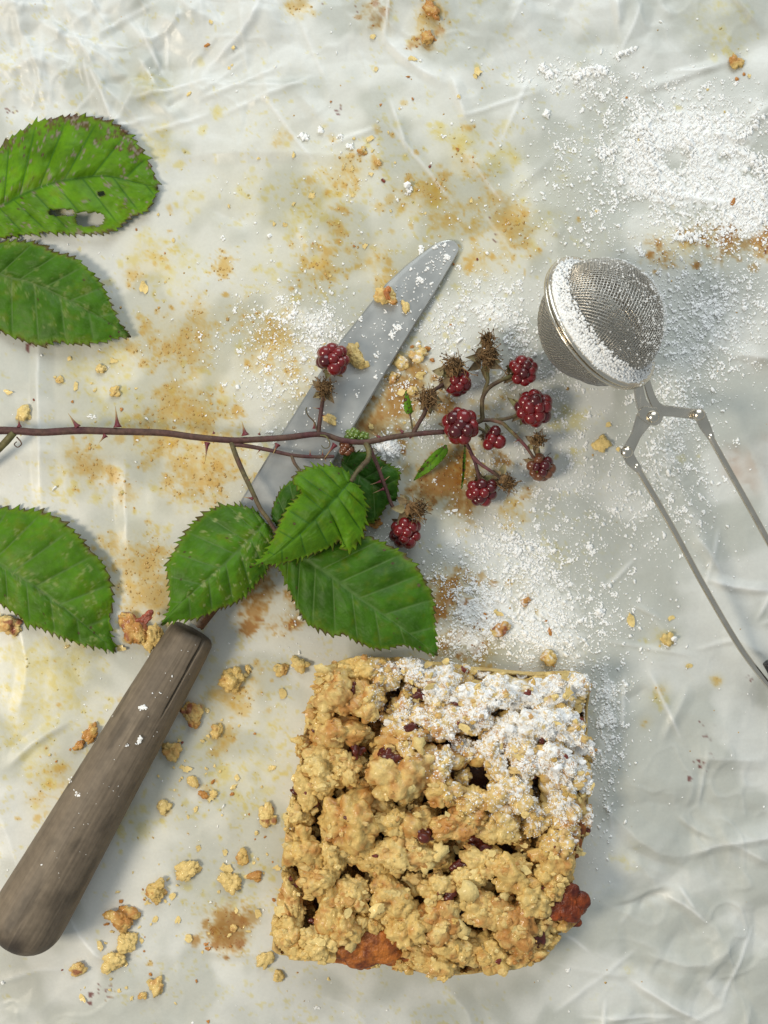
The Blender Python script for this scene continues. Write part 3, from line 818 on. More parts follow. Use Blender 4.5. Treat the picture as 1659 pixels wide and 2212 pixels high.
for k, (u, v, z, r, st, ang) in enumerate([(838, 1634, 22.5, 24, 1.3, 10), (886, 1572, 21.5, 17, 1.6, -30), (908, 1802, 20.5, 26, 1.25, 20), (968, 1925, 18.5, 24, 1.1, 0), (1143, 1662, 18, 20, 1.2, 60), (690, 1580, 19, 14, 1.7, 25), (642, 1710, 16, 14, 1.3, 30),
                                           (1158, 2022, 17, 22, 1.5, 70), (705, 1485, 17, 12, 1.3, 60), (762, 1487, 21, 12, 1.2, 80), (752, 1770, 26, 10, 1.8, 40), (770, 1620, 18, 20, 1.2, 60), (905, 1500, 18.5, 12, 1.5, 20), (920, 1470, 18, 11, 1.4, -20),
                                           (985, 1520, 20, 9, 1.4, 30), (675, 1735, 17, 16, 1.2, 20), (990, 1870, 17, 20, 1.4, 0), (1040, 1830, 15, 24, 1.8, 5), (955, 2015, 21, 9, 1.3, 40), (1170, 1600, 20, 8, 1.4, 60), (680, 1990, 16, 12, 1.2, 0), (900, 1660, 17, 14, 1.2, 0)]):
    blob_obj("hazelnut_piece", u, v, z / 1000, r, M_nut, cake, 600 + k, st, ang, .8, 3, .35, 8, 10)


def flake(u, v, z, r, seed, col):
    """A curled oat flake, r in picture units."""
    g2 = np.random.default_rng(seed)
    n = 12; a = np.linspace(0, 2 * np.pi, n, endpoint=False)
    rr = r * S * (1 + .22 * g2.normal(size=n)); st = g2.uniform(1.1, 1.7); rot = g2.uniform(0, np.pi)
    px, py = rr * np.cos(a) * st, rr * np.sin(a)
    pz = g2.uniform(-.25, .25) * px + g2.uniform(-.25, .25) * py + px * px * g2.uniform(20, 110)
    th = r * S * .13
    c = P(u, v, z)
    x = px * math.cos(rot) - py * math.sin(rot); y = px * math.sin(rot) + py * math.cos(rot)
    top = np.column_stack([x, y, pz + th]) + c; bot = np.column_stack([x * .95, y * .95, pz - th]) + c
    vv = np.vstack([top, bot, c + [0, 0, th * 1.2], c - [0, 0, th]])
    i = np.arange(n); j = (i + 1) % n
    f = [np.vstack([np.stack([np.full(n, 2 * n), i, j], 1), np.stack([np.full(n, 2 * n + 1), n + j, n + i], 1)]), np.stack([i, n + i, n + j, j], 1)]
    return vv, f, np.broadcast_to(np.asarray(col), (len(vv), 3))


for k, (u, v, z, r) in enumerate([(1012, 1928, 21.5, 22), (1025, 1890, 20, 14), (868, 1700, 24, 17), (905, 1610, 23, 12), (980, 1975, 21, 12), (815, 1965, 22, 12), (700, 1445, 20, 11), (985, 1960, 20, 12), (920, 1870, 21, 14), (1090, 1935, 21, 10), (760, 2035, 20, 12), (950, 1835, 21, 15), (1000, 2010, 20, 14)]):
    vv, ff, cc = flake(u, v, z / 1000, r, 900 + k, CREAM * (.95 + .1 * (k % 3)))
    mesh_obj("oat_flake", vv, ff, M_crumb, cake, P(u, v, z / 1000), cc)
sp = Soup()
g = np.random.default_rng(31)
for k in range(420):       # small loose bits that stick out of the crumble
    u0, v0, r0, st0, a0, t0, z0 = lumps[int(g.integers(len(lumps)))]
    a = g.uniform(0, 2 * np.pi); q0 = math.sqrt(g.uniform(0, 1)) * .8
    u, v = u0 + math.cos(a) * r0 * q0, v0 + math.sin(a) * r0 * q0
    z = z0 / 1000 + .0006 + .72 * r0 * S * math.sqrt(1 - q0 * q0 * .8)
    s = g.uniform(3, 8)
    if k % 3:
        vv, ff, rel, d = lump(s * S, 2000 + k, 2, 6, 8, .8, g.uniform(1, 1.5), a, 1.2)
        sp.add(vv + P(u, v, z), ff, (PALE if k % 2 else CREAM) * g.uniform(.8, 1.05) if g.uniform() < .93 else np.array((.16, .03, .02)))
    else:
        vv, ff, cc = flake(u, v, z, s, 3000 + k, CREAM * g.uniform(.8, 1.05))
        sp.add(vv, ff, cc)
sur_p, sur_c = np.vstack(sur_p), np.vstack(sur_c)
v1, f1 = ico(1)
v2, f2 = ico(2)
for i_ in g.choice(len(sur_p), 1000, replace=False):      # nuggets stuck to the lumps
    s_ = math.exp(g.normal(math.log(5.0), .32)) * S
    vv = v2 * (.72 + .56 * noise3(v2 * 1.9 + i_ * .37, int(i_) % 97))[:, None] * g.uniform(.74, 1.26, (len(v2), 1)) * s_ * np.array([g.uniform(.8, 1.7), g.uniform(.7, 1.2), .7])
    base_ = sur_c[i_] * g.uniform(.80, 1.12)
    tone_ = g.uniform()
    base_ = base_ * .45 + (CREAM if tone_ < .45 else PALE if tone_ < .80 else TOAST) * .55 if base_[2] < .4 else base_
    sp.add(vv + sur_p[i_] + [0, 0, s_ * .2], f2, np.clip(base_, 0, .9))
for i_ in g.choice(len(sur_p), 1500, replace=False):
    s_ = math.exp(g.normal(math.log(3.0), .38)) * S
    sp.add(v1 * g.uniform(.55, 1.3, (len(v1), 1)) * s_ * np.array([g.uniform(.8, 1.5), 1, .8]) + sur_p[i_], f1, np.clip(sur_c[i_] * g.uniform(.85, 1.18), 0, .9))
o = sp.obj("small_crumb", M_crumb, cake, P(940, 1760, .02), smooth=False); tag(o, kind="stuff")


# ------------------------------------------------------------------ icing sugar
def specks(name, pts, radii, seed, label, category="icing sugar", squash=.7, fine=1):
    g2 = np.random.default_rng(seed)
    v0, f0 = ico(fine)
    n, m = len(pts), len(v0)
    jit = g2.uniform(.55, 1.3, (n, m, 1))
    th = g2.uniform(0, 2 * np.pi, n); c, s = np.cos(th)[:, None], np.sin(th)[:, None]
    st = g2.uniform(.75, 1.45, n)[:, None]
    vv = v0[None] * jit * np.asarray(radii)[:, None, None]
    x = vv[..., 0] * st; y = vv[..., 1] / st
    vv = np.stack([x * c - y * s, x * s + y * c, vv[..., 2] * squash], -1) + np.asarray(pts)[:, None]
    ff = (f0[None] + (np.arange(n) * m)[:, None, None]).reshape(-1, 3)
    o = mesh_obj(name, vv.reshape(-1, 3), ff, M_sugar, None, np.asarray(pts).mean(0) * [1, 1, 0], smooth=False)
    tag(o, label, category, kind="stuff")
    return o


g = np.random.default_rng(51)
N = 480000
u = g.uniform(-40, 1700, N); v = g.uniform(-40, 2250, N)
dens = sugar_density(u, v)
clump = fbm2(u / 16, v / 16, 101, 2); c2 = fbm2(u / 60, v / 60, 103, 2)
keep = g.uniform(0, 1, N) < np.clip(dens, 0, 1.8) * .235 * (.45 + 1.25 * sstep(.30, .72, clump)) * (.45 + 1.1 * c2)
covered = in_poly(u, v, CAKE)
keep &= ~covered
u, v = u[keep], v[keep]
rr = np.exp(g.normal(math.log(1.50), .40, len(u))) * (1 + .25 * np.clip(sugar_density(u, v) - .8, 0, 1))
big = g.uniform(0, 1, len(u)) < .02
nb = 9                       # some grains stick together in small clots
bu, bv = np.repeat(u[big], nb) + g.normal(0, 3.2, big.sum() * nb), np.repeat(v[big], nb) + g.normal(0, 3.2, big.sum() * nb)
u, v, rr = np.concatenate([u, bu]), np.concatenate([v, bv]), np.concatenate([rr, g.uniform(1.6, 3.2, len(bu))])
kk = (H - .0) / H
x, y = (u - 829.5) * S, -(v - 1106) * S
z = paper_z(x, y) + rr * S * .35
specks("icing_sugar", np.stack([x, y, z], 1), rr * S, 52, "white icing sugar scattered in specks over the baking paper", fine=1 if len(u) < 14000 else 1)
print("paper sugar specks", len(u))

# thicker heaps of the spill at the top right and beside the berries
heap_pts, heap_r = [], []
HEAPS = [((1370, 275), (1400, 290), 16, 40), ((1395, 290), (1412, 350), 14, 70), ((1410, 350), (1430, 440), 8, 60), ((1370, 300), (1360, 330), 12, 30), ((1295, 330), (1330, 320), 12, 40), ((1480, 290), (1500, 340), 9, 40), ((1595, 300), (1640, 260), 10, 40),
         ((1620, 340), (1659, 380), 18, 60), ((1600, 440), (1659, 480), 20, 80), ((1460, 510), (1510, 515), 13, 60), ((1170, 140), (1190, 160), 9, 40), ((1240, 160), (1310, 150), 9, 70), ((1180, 240), (1182, 250), 6, 14), ((1330, 120), (1370, 105), 6, 30), ((1560, 330), (1590, 330), 10, 30),
         ((655, 300), (662, 296), 6, 16), ((692, 280), (694, 282), 4, 7), ((733, 296), (735, 300), 4, 7), ((752, 316), (760, 322), 5, 10), ((880, 400), (882, 418), 6, 16), ((905, 535), (912, 550), 6, 14), ((830, 960), (855, 975), 14, 70), ((1270, 1180), (1275, 1185), 6, 10), ((1115, 1192), (1120, 1200), 8, 18), ((1290, 1320), (1300, 1325), 9, 24), ((1090, 1160), (1180, 1200), 18, 40), ((1440, 1390), (1455, 1380), 10, 26), ((1325, 1100), (1330, 1105), 7, 12)]
for (a, b, w, m) in HEAPS:
    m = int(m * 2.4); t = g.uniform(0, 1, m)
    pu = a[0] + (b[0] - a[0]) * t + g.normal(0, w * .5, m); pv_ = a[1] + (b[1] - a[1]) * t + g.normal(0, w * .5, m)
    r = np.exp(g.normal(math.log(2.3), .4, m))
    heap_pts.append(np.stack([(pu - 829.5) * S, -(pv_ - 1106) * S, r * S * g.uniform(.2, 1.2, m)], 1)); heap_r.append(r * S)
hp = np.vstack(heap_pts); hr = np.concatenate(heap_r)
hp[:, 2] += paper_z(hp[:, 0], hp[:, 1])
specks("icing_sugar_clumps", hp, hr, 53, "lumpy little heaps of icing sugar spilled on the paper above the sieve", fine=1)

cp = np.vstack(sug_p); cw = np.concatenate(sug_w)
pick = g.choice(len(cp), min(13500, len(cp) - 10), replace=False, p=cw / cw.sum())
specks("icing_sugar_dusting", cp[pick] + [0, 0, .0001], np.exp(g.normal(math.log(1.25), .40, len(pick))) * S, 54, "icing sugar dusted thickly over the upper right of the cake", squash=.8)
m = 1500
e = g.choice(len(CAKE), m)


# ------------------------------------------------------------------ knife
KT = np.array([993, 540.0]); KDIR = np.array([-0.514, 0.857]); KP = np.array([0.857, 0.514])   # tip, towards the handle, across
knife = root("kitchen_knife", P(480, 1290, 0), "old kitchen knife with grey wooden handle and wide steel blade under the bramble", "knife")


def blade_z(a):
    return 0.0012 + np.clip(a, 0, 900) / 900 * 0.0072


# across positions of the two edges along the blade (a, left, right)
prof_l = np.array([(-10, -22), (-6, -32), (-2, -38), (8, -48), (20, -55), (50, -68), (89, -83), (144, -99), (249, -113), (302, -120), (400, -123), (560, -126), (700, -127), (800, -122), (850, -112), (872, -96)], float)
prof_r = np.array([(-10, -18), (-8, -12), (-4, -5), (0, -2), (8, 0), (99, 2), (227, 0), (700, 0), (800, -4), (850, -12), (872, -30)], float)
na = 90; aa = np.linspace(-10, 872, na)
aa[:12] = -10 + 70 * np.linspace(0, 1, 12) ** 1.8; aa[12:] = np.linspace(70, 872, na - 12)
le = np.interp(aa, prof_l[:, 0], prof_l[:, 1]); ri = np.interp(aa, prof_r[:, 0], prof_r[:, 1])
prof_t = np.array([0, .03, .12, .5, .88, .975, 1.0])
thick = np.array([.35, .90, 1.0, 1.0, 1.0, .95, .55]) * .00085
vv = []
for sgn in (1, -1):
    for i, a in enumerate(aa):
        for tq, th in zip(prof_t, thick):
            w = le[i] + (ri[i] - le[i]) * tq
            pxl = KT + KDIR * a + KP * w
            vv.append(P(pxl[0], pxl[1], blade_z(a) + sgn * th * (0.5 if a > 820 else 1)))
vv = np.array(vv); m = len(prof_t)
ii = np.arange(na - 1)[:, None] * m; jj = np.arange(m - 1)[None]
qt = np.stack([ii + jj, ii + jj + 1, ii + m + jj + 1, ii + m + jj], -1).reshape(-1, 4)
off = na * m
qb = qt[:, ::-1] + off
e0 = np.arange(na - 1) * m; e1 = e0 + m - 1
sl = np.stack([e0, e0 + m, e0 + m + off, e0 + off], 1); sr = np.stack([e1, e1 + off, e1 + m + off, e1 + m], 1)
j0 = np.arange(m - 1); s0 = np.stack([j0, j0 + off, j0 + 1 + off, j0 + 1], 1); b0 = (na - 1) * m
s1 = np.stack([b0 + j0, b0 + j0 + 1, b0 + j0 + 1 + off, b0 + j0 + off], 1)
bo = mesh_obj("blade", vv, np.vstack([qt, qb, sl, sr, s0, s1]), M_blade, knife, smooth=False)
# tang: worn ferrule and rusty spike between blade and handle
tp = np.array([P(*(KT + KDIR * a + KP * w), z) for a, w, z in [(850, -62, .0080), (880, -64, .0085), (905, -66, .0088), (935, -72, .0092), (985, -80, .0095)]])
tp = catmull(tp, 40)
tv, tf = tube(tp, np.interp(np.linspace(0, 1, 40), [0, .25, .5, 1], [36, 26, 24, 26]) * S, 20)
nn = noise3(tv / .0012, 5)
tc_ = np.array((.30, .30, .25)) + (np.array((.10, .045, .02)) - np.array((.30, .30, .25))) * sstep(-.0015, .0015, (tv - tv.mean(0)) @ np.array([.857, -.514, 0]) + (nn - .5) * .001)[:, None]
tv[:, :] += (noise3(tv / .0014, 9) - .5)[:, None] * .0006
mesh_obj("tang", tv, tf, M_rust, knife, col=tc_)
# handle: swollen wooden rod, long drying crack
NA, NS = 190, 220
ha = np.array([418, 1364.0]); hb = np.array([25, 2046.0])
tt = np.linspace(0, 1, NA)
tt = np.concatenate([np.linspace(0, .03, 24), np.linspace(.03, .9, NA - 64)[1:], np.linspace(.9, 1.0, 41)])
NA = len(tt)
hr_ = np.interp(tt, [0, .08, .25, .45, .7, .88, 1.0], [51, 56, 62, 68, 76, 82, 83])
hr_ *= np.clip(1 - np.clip((.022 - tt) / .022, 0, 1) ** 3 * .16, 0, 1)
endc = np.clip((tt - .895) / .105, 0, 1); hr_ *= np.sqrt(np.clip(1 - endc ** 2.4, 0.0004, 1))
rad = hr_ * S * .955
zc = np.interp(tt, [0, .9, 1], [.0096, .0122, .0122])
ax = P(ha[0] + (hb[0] - ha[0]) * tt, ha[1] + (hb[1] - ha[1]) * tt, zc)
hv, hf = tube(ax, rad, NS)
nr = NA * NS
ang = np.tile(np.arange(NS) / NS * 2 * np.pi, NA); tl = np.repeat(tt, NS)
dv = hv[:nr] - np.repeat(ax, NS, 0)
rl = np.linalg.norm(dv, axis=1)
pu = hv[:nr, 0] / (S * (H - hv[:nr, 2]) / H) + 829.5; pw = 1106 - hv[:nr, 1] / (S * (H - hv[:nr, 2]) / H)
a0 = np.array([446, 1372.0]); a1 = np.array([344, 1558.0]); dd = a1 - a0
tq = ((pu - a0[0]) * dd[0] + (pw - a0[1]) * dd[1]) / (dd @ dd)
dist = np.abs((pu - a0[0]) * dd[1] - (pw - a0[1]) * dd[0]) / np.linalg.norm(dd)
dist = np.abs(dist + (noise2(tq * 6, tq * 0, 3) - .5) * 1.6)
wid = np.interp(tq, [-.1, 0, .3, .7, 1.0], [4.4, 4.2, 3.4, 2.4, .4])
crack = np.clip(1 - dist / wid, 0, 1) * (tq > -.2) * (tq < 1) * (dv[:, 2] > 0)
grain = fbm2(ang * 22, tl * 10, 7, 3) - .5
newr = rl + grain * .00022 - crack ** .6 * .0022
hv[:nr] = np.repeat(ax, NS, 0) + dv / (rl[:, None] + 1e-9) * np.clip(newr, 0, None)[:, None]
g1 = fbm2(ang * 16, tl * 6, 17, 4); g2_ = fbm2(ang * 1.5, tl * 7, 19, 3); g3 = fbm2(ang * 40, tl * 5, 23, 2)
wc = np.array((.205, .162, .114)) + (np.array((.135, .106, .077)) - np.array((.205, .162, .114))) * np.clip(g1 * .6 + g2_ * .9 - .25, 0, 1)[:, None]
wc = wc * (.88 + .24 * g3)[:, None]
wc = wc * (1 - .35 * sstep(.60, .80, fbm2(ang * 2, tl * 9, 29, 4)))[:, None]
end_dark = sstep(.90, 1.0, tl + (g2_ - .5) * .12)[:, None]
wc = wc + (np.array((.022, .018, .016)) - wc) * end_dark * .85  # wood darker towards the rounded end
wc = wc + (np.array((.030, .022, .016)) - wc) * (sstep(.035, .0, tl) * .6)[:, None]
wc = np.vstack([wc, wc[:2]])
mesh_obj("handle", hv, hf, M_wood, knife, col=wc)

# sugar that fell on the knife
kp, kr = [], []


def on_knife(u, v, s, m, handle=False):
    for _ in range(m):
        a, b = u + g.normal(0, s * .5), v + g.normal(0, s * .5); r = g.uniform(1.5, 3.4) if s > 3 else g.uniform(1.2, 2.2)
        if handle:
            q_ = np.array([a, b]); dlt = hb - ha; tpar = float(np.clip((q_ - ha) @ dlt / (dlt @ dlt), 0, 1))
            off_ = abs((q_ - ha)[0] * dlt[1] - (q_ - ha)[1] * dlt[0]) / np.linalg.norm(dlt)
            R_ = np.interp(tpar, [0, .25, .45, .7, .9], [51, 62, 68, 76, 82])
            zz = np.interp(tpar, [0, .9], [.0096, .0122]) + math.sqrt(max(0, R_ ** 2 - off_ ** 2)) * S * .955
        else:
            ap = float((np.array([a, b]) - KT) @ KDIR); zz = blade_z(ap) + .0009
        kp.append(P(a, b, zz + r * S * .3)); kr.append(r * S)


for u, v, s, m in [(966, 556, 8, 26), (905, 604, 9, 26), (860, 706, 9, 26), (848, 724, 8, 20), (940, 532, 6, 10), (960, 530, 6, 8), (920, 580, 4, 5), (888, 580, 4, 4), (932, 614, 4, 6), (814, 767, 6, 14), (868, 640, 3, 3), (845, 655, 4, 6), (880, 672, 6, 10), (780, 690, 5, 7), (812, 815, 4, 8), (835, 675, 4, 4), (770, 855, 4, 4)]:
    on_knife(u, v, s, m)
for _ in range(230):
    a = g.uniform(0, 560); w = g.uniform(-112 if a > 250 else -80, -3) if a > 70 else g.uniform(-50, -6)
    q_ = KT + KDIR * a + KP * w
    on_knife(q_[0], q_[1], 1, 1)
for u, v, s, m in [(310, 1527, 6, 16), (302, 1530, 4, 8), (300, 1603, 6, 16), (304, 1595, 4, 8), (275, 1611, 3, 5), (152, 1684, 5, 9), (165, 1715, 6, 16), (172, 1717, 4, 8), (62, 1887, 2, 3), (90, 1868, 2, 2), (246, 1548, 3, 4), (240, 1578, 2, 3), (330, 1498, 2, 2), (372, 1460, 2, 2), (347, 1496, 2, 2)]:
    on_knife(u, v, s, m, True)
for _ in range(34):
    t_ = g.uniform(0, .8); w_ = g.uniform(-45, 45); q_ = ha + (hb - ha) * t_ + np.array([.866, .5]) * w_
    on_knife(q_[0], q_[1], .5, 1, True); kr[-1] *= .5
specks("icing_sugar_on_knife", np.array(kp), np.array(kr), 55, "icing sugar flecks fallen on the knife blade and handle", fine=1)

# ------------------------------------------------------------------ sieve (tea ball)
sieve = root("sugar_sieve", P(1300, 700, 0), "small round steel mesh sieve with snap hinge and long wire handles, full of icing sugar", "sieve")
SC = P(1298, 697, .0245)
RIM, BALL = .0258, .0216
hz_dir = np.array([.823, .568, 0.0])                 # horizontal direction of the ring's axis (right and up in the picture)
tilt = math.radians(47)
nax = hz_dir * math.sin(tilt) + np.array([0, 0, math.cos(tilt)])
e1 = np.array([.568, -.823, 0.0]); e2 = np.cross(nax, e1)


def sv(x, y, z):
    return SC + np.asarray(x)[..., None] * e1 + np.asarray(y)[..., None] * e2 + np.asarray(z)[..., None] * nax


for sgn, nm in ((1, "mesh_dome"), (-1, "mesh_dome")):
    sp = Soup()
    lim = math.pi / 2
    n_w = 60
    for w in np.linspace(-lim * .985, lim * .985, n_w):
        hl = math.sqrt(lim * lim - w * w)
        tq = np.linspace(-hl, hl, max(6, int(44 * hl / lim)))
        for d_ in (0, 1):
            a_, b_ = (np.full_like(tq, w), tq) if d_ == 0 else (tq, np.full_like(tq, w))
            ca, sa = math.cos(.5), math.sin(.5)
            a_, b_ = a_ * ca - b_ * sa, a_ * sa + b_ * ca
            th = np.hypot(a_, b_); k = np.where(th > 1e-6, np.sin(th) / (th + 1e-12), 1)
            wav = .00008 * np.cos(np.pi * tq / (2 * lim / n_w) + (np.pi if d_ else 0))
            dent = 1 - .05 * np.exp(-((a_ - .6) ** 2 / .05 + (b_ + .1) ** 2 / .5))
            R_ = BALL * dent + wav
            sp.add(*tube(sv(R_ * k * a_, R_ * k * b_, sgn * R_ * np.cos(th) * .97), .00022, 3, cap=False))
    sp.obj(nm, M_wire, sieve, SC)


def ring(name, R0, R1, z0, z1, mat, seg=160):
    """Flat ring with rounded lip between radii R0 and R1."""
    a = np.linspace(0, 2 * np.pi, seg, endpoint=False)
    prof_ = [(R0, z0), (R1 - .0006, z0), (R1, z0 + .0003), (R1 + .0002, (z0 + z1) / 2), (R1, z1 - .0003), (R1 - .0006, z1), (R0, z1)]
    v_ = np.vstack([sv(r * np.cos(a), r * np.sin(a), np.full(seg, z)) for r, z in prof_])
    m_ = len(prof_); i = np.arange(m_)[:, None]; j = np.arange(seg)[None]
    q_ = np.stack([i * seg + j, i * seg + (j + 1) % seg, ((i + 1) % m_) * seg + (j + 1) % seg, ((i + 1) % m_) * seg + j], -1).reshape(-1, 4)
    return mesh_obj(name, v_, q_, mat, sieve, SC)


ring("rim", BALL - .0002, RIM, .0002, .0016, M_plate)
ring("rim", BALL - .0002, RIM - .0004, -.0018, -.0002, M_plate)
# sugar lying in the trough between rim and upper dome
sp = Soup()
hp_, hr2 = [], []
for _ in range(4600):
    a = -math.pi / 2 + g.normal(0, .80)      # the raised half of the rim
    edge = g.uniform(0, 1)
    rr_ = BALL - .0006 + (RIM - BALL - .0008) * edge
    up_ = .0016 + (1 - edge) ** 1.0 * .0062 * max(.15, math.cos((a + math.pi / 2) * .62)) * g.uniform(.1, 1)
    rin = math.sqrt(max(1e-9, (BALL * 1.0) ** 2 - up_ ** 2)) if up_ < BALL else 0
    rr_ = max(rr_, rin + .0004)
    hp_.append(sv(np.array(rr_ * math.cos(a)), np.array(rr_ * math.sin(a)), np.array(up_))); hr2.append(g.uniform(1.3, 3.2) * S)
for _ in range(120):
    a = g.uniform(0, 2 * np.pi); rr_ = RIM - abs(g.normal(0, .0015))
    hp_.append(sv(np.array(rr_ * math.cos(a)), np.array(rr_ * math.sin(a)), np.array(.0018))); hr2.append(g.uniform(1.2, 2.8) * S)
for _ in range(2000):                     # grains caught on the mesh
    th = math.acos(g.uniform(.0, 1.0)); ph = g.uniform(0, 2 * np.pi)
    loc = np.array([math.sin(th) * math.cos(ph), math.sin(th) * math.sin(ph), math.cos(th)])
    wpos = sv(*(BALL * 1.01 * loc))
    right = (wpos - SC) @ np.array([.94, .3, 0]) / BALL
    if g.uniform() < np.clip(.15 + .9 * right, .12, 1) and wpos[2] > SC[2] - .012:
        hp_.append(wpos); hr2.append(g.uniform(.9, 1.9) * S)
specks("icing_sugar_in_sieve", np.array(hp_), np.array(hr2), 56, "icing sugar heaped along the sieve rim and caught in its mesh", squash=.9)


def plate(name, pts, widths, z0, z1, thick, mat):
    """Flat bar with rounded ends along a picture-plane polyline, from height z0 to z1."""
    pts = catmull(np.asarray(pts, float), 60); wd = np.interp(np.linspace(0, 1, 60), np.linspace(0, 1, len(widths)), widths)
    d = np.gradient(pts, axis=0); d /= np.linalg.norm(d, axis=1)[:, None]; nrm = np.column_stack([-d[:, 1], d[:, 0]])
    arc0 = [pts[0] + wd[0] * (-d[0] * math.sin(a) + nrm[0] * math.cos(a)) for a in np.linspace(np.pi, 0, 9)]
    L_ = pts + nrm * wd[:, None]; R_ = pts - nrm * wd[:, None]
    arc1 = [pts[-1] + wd[-1] * (d[-1] * math.sin(a) + nrm[-1] * math.cos(a)) for a in np.linspace(0, np.pi, 9)]
    poly = np.vstack([arc0[:-1], L_, arc1[1:-1], R_[::-1]])
    s_ = np.clip(((poly - pts[0]) @ (pts[-1] - pts[0])) / ((pts[-1] - pts[0]) @ (pts[-1] - pts[0])), 0, 1)
    zz = z0 + (z1 - z0) * s_
    bm = bmesh.new()
    top = P(poly[:, 0], poly[:, 1], zz)
    vs = [bm.verts.new(p) for p in top]
    f = bm.faces.new(vs)
    f.normal_update()
    if f.normal.z < 0: f.normal_flip()
    r = bmesh.ops.extrude_face_region(bm, geom=[f])
    for x_ in r["geom"]:
        if isinstance(x_, bmesh.types.BMVert): x_.co.z += thick
    bmesh.ops.recalc_face_normals(bm, faces=bm.faces[:])
    eds = [e_ for e_ in bm.edges if len(e_.link_faces) == 2 and abs(e_.link_faces[0].normal.z - e_.link_faces[1].normal.z) > .5]
    bmesh.ops.bevel(bm, geom=eds, offset=.00034, segments=3, affect='EDGES')
    me = bpy.data.meshes.new(name)
    o_ = P(*pts[30], (z0 + z1) / 2)
    bmesh.ops.translate(bm, vec=-Vector(o_), verts=bm.verts)
    bm.to_mesh(me); bm.free(); me.materials.append(mat)
    return link(name, me, sieve, o_)


plate("hinge_plate", [(1396, 826), (1407, 860), (1424, 884), (1460, 890), (1510, 896)], [8, 9, 12, 11, 12], .0215, .0195, .0011, M_plate)
plate("hinge_plate", [(1376, 828), (1384, 868), (1394, 893), (1378, 930), (1354, 977)], [10, 12, 19, 11, 13], .0240, .0215, .0011, M_plate)
plate("hinge_plate", [(1393, 893), (1411, 900)], [16, 20], .0236, .0234, .0012, M_plate)
plate("rod_end", [(1354, 977), (1362, 995), (1376, 1012)], [12, 12, 9], .0195, .0190, .0012, M_plate)
plate("rod_end", [(1510, 896), (1520, 918), (1534, 944)], [13, 12, 8], .0212, .0200, .0012, M_plate)


def rivet(u, v, z):
    v_, f_ = ico(3)
    v_ = v_.copy(); v_[:, 2] = np.where(v_[:, 2] > 0, v_[:, 2] * .75, v_[:, 2] * .25)
    c = P(u, v, z)
    mesh_obj("rivet", v_ * 12.5 * S + c, f_, M_plate, sieve, c)


rivet(1411, 900, .0250); rivet(1353.5, 976.5, .0232); rivet(1509.5, 895.5, .0228)


def rod(name, pts, r=6.6):
    p = catmull(np.array([P(*q_) for q_ in pts]), 90)
    v_, f_ = tube(p, r * S, 18)
    return mesh_obj(name, v_, f_, M_plate, sieve, p[0])


rod("handle_rod", [(1371, 1002, .0195), (1400, 1050, .0180), (1449, 1134, .0150), (1520, 1265, .0110), (1590, 1385, .0075), (1640, 1455, .0060), (1680, 1500, .0050), (1760, 1570, .0045)])
rod("handle_rod", [(1531, 938, .0205), (1560, 990, .0190), (1640, 1134, .0150), (1700, 1250, .0120), (1740, 1380, .0080), (1760, 1500, .0050), (1772, 1575, .0045)])
kb, kf = tube(catmull(np.array([P(1660, 1430, .0075), P(1671, 1450, .0070), P(1682, 1475, .006)]), 12), 13 * S, 16)
mesh_obj("grip_ring", kb, kf, M_black, sieve)

# ------------------------------------------------------------------ bramble sprig
sprig = root("bramble_sprig", P(600, 950, 0), "thorny bramble sprig with leaves, red berries and withered flowers lying across the knife", "bramble sprig")
PURPLE = np.array((.080, .024, .030)); GREENB = np.array((.135, .130, .045)); BROWNB = np.array((.10, .060, .040)); PINK = np.array((.17, .05, .06))


def stem(name, pts, r0, r1, colr=(PURPLE, BROWNB), parent=None, hair=0, seed=1):
    p = catmull(np.array([P(*q_) for q_ in pts]), 26 * len(pts))
    n_ = len(p)
    r = np.linspace(r0, r1, n_) * S * (1 + .10 * (noise2(np.linspace(0, 9, n_), np.full(n_, seed * 3.1), 5) - .5))
    v_, f_ = tube(p, r, 12)
    nn = noise3(v_ / .0045, seed); n2 = noise3(v_ / .0011, seed + 4)
    c_ = colr[0] + (colr[1] - colr[0]) * np.clip(nn * 1.3 - .15, 0, 1)[:, None]
    c_ = c_ * (.75 + .5 * n2)[:, None]
    o_ = mesh_obj(name, v_, f_, M_stem, parent or sprig, p[0], c_)
    if hair:
        sp_ = Soup(); gg = np.random.default_rng(seed)
        for _ in range(hair):
            i = int(gg.integers(2, n_ - 2)); tan = p[i + 1] - p[i]; tan /= np.linalg.norm(tan)
            x = gg.normal(size=3); x -= tan * (x @ tan); x /= np.linalg.norm(x)
            b_ = p[i] + x * r[i] * .95; tip = b_ + (x + tan * gg.uniform(-.4, .4)) * gg.uniform(2, 4.5) * S
            sd_ = np.cross(x, tan) * .00005
            sp_.add(np.array([b_ - sd_, b_ + sd_, tip]), np.array([[0, 1, 2]]), (.30, .24, .18))
        h_ = sp_.obj("stem_hair", M_stem, o_, p[0]); tag(h_, kind="stuff")
    return o_


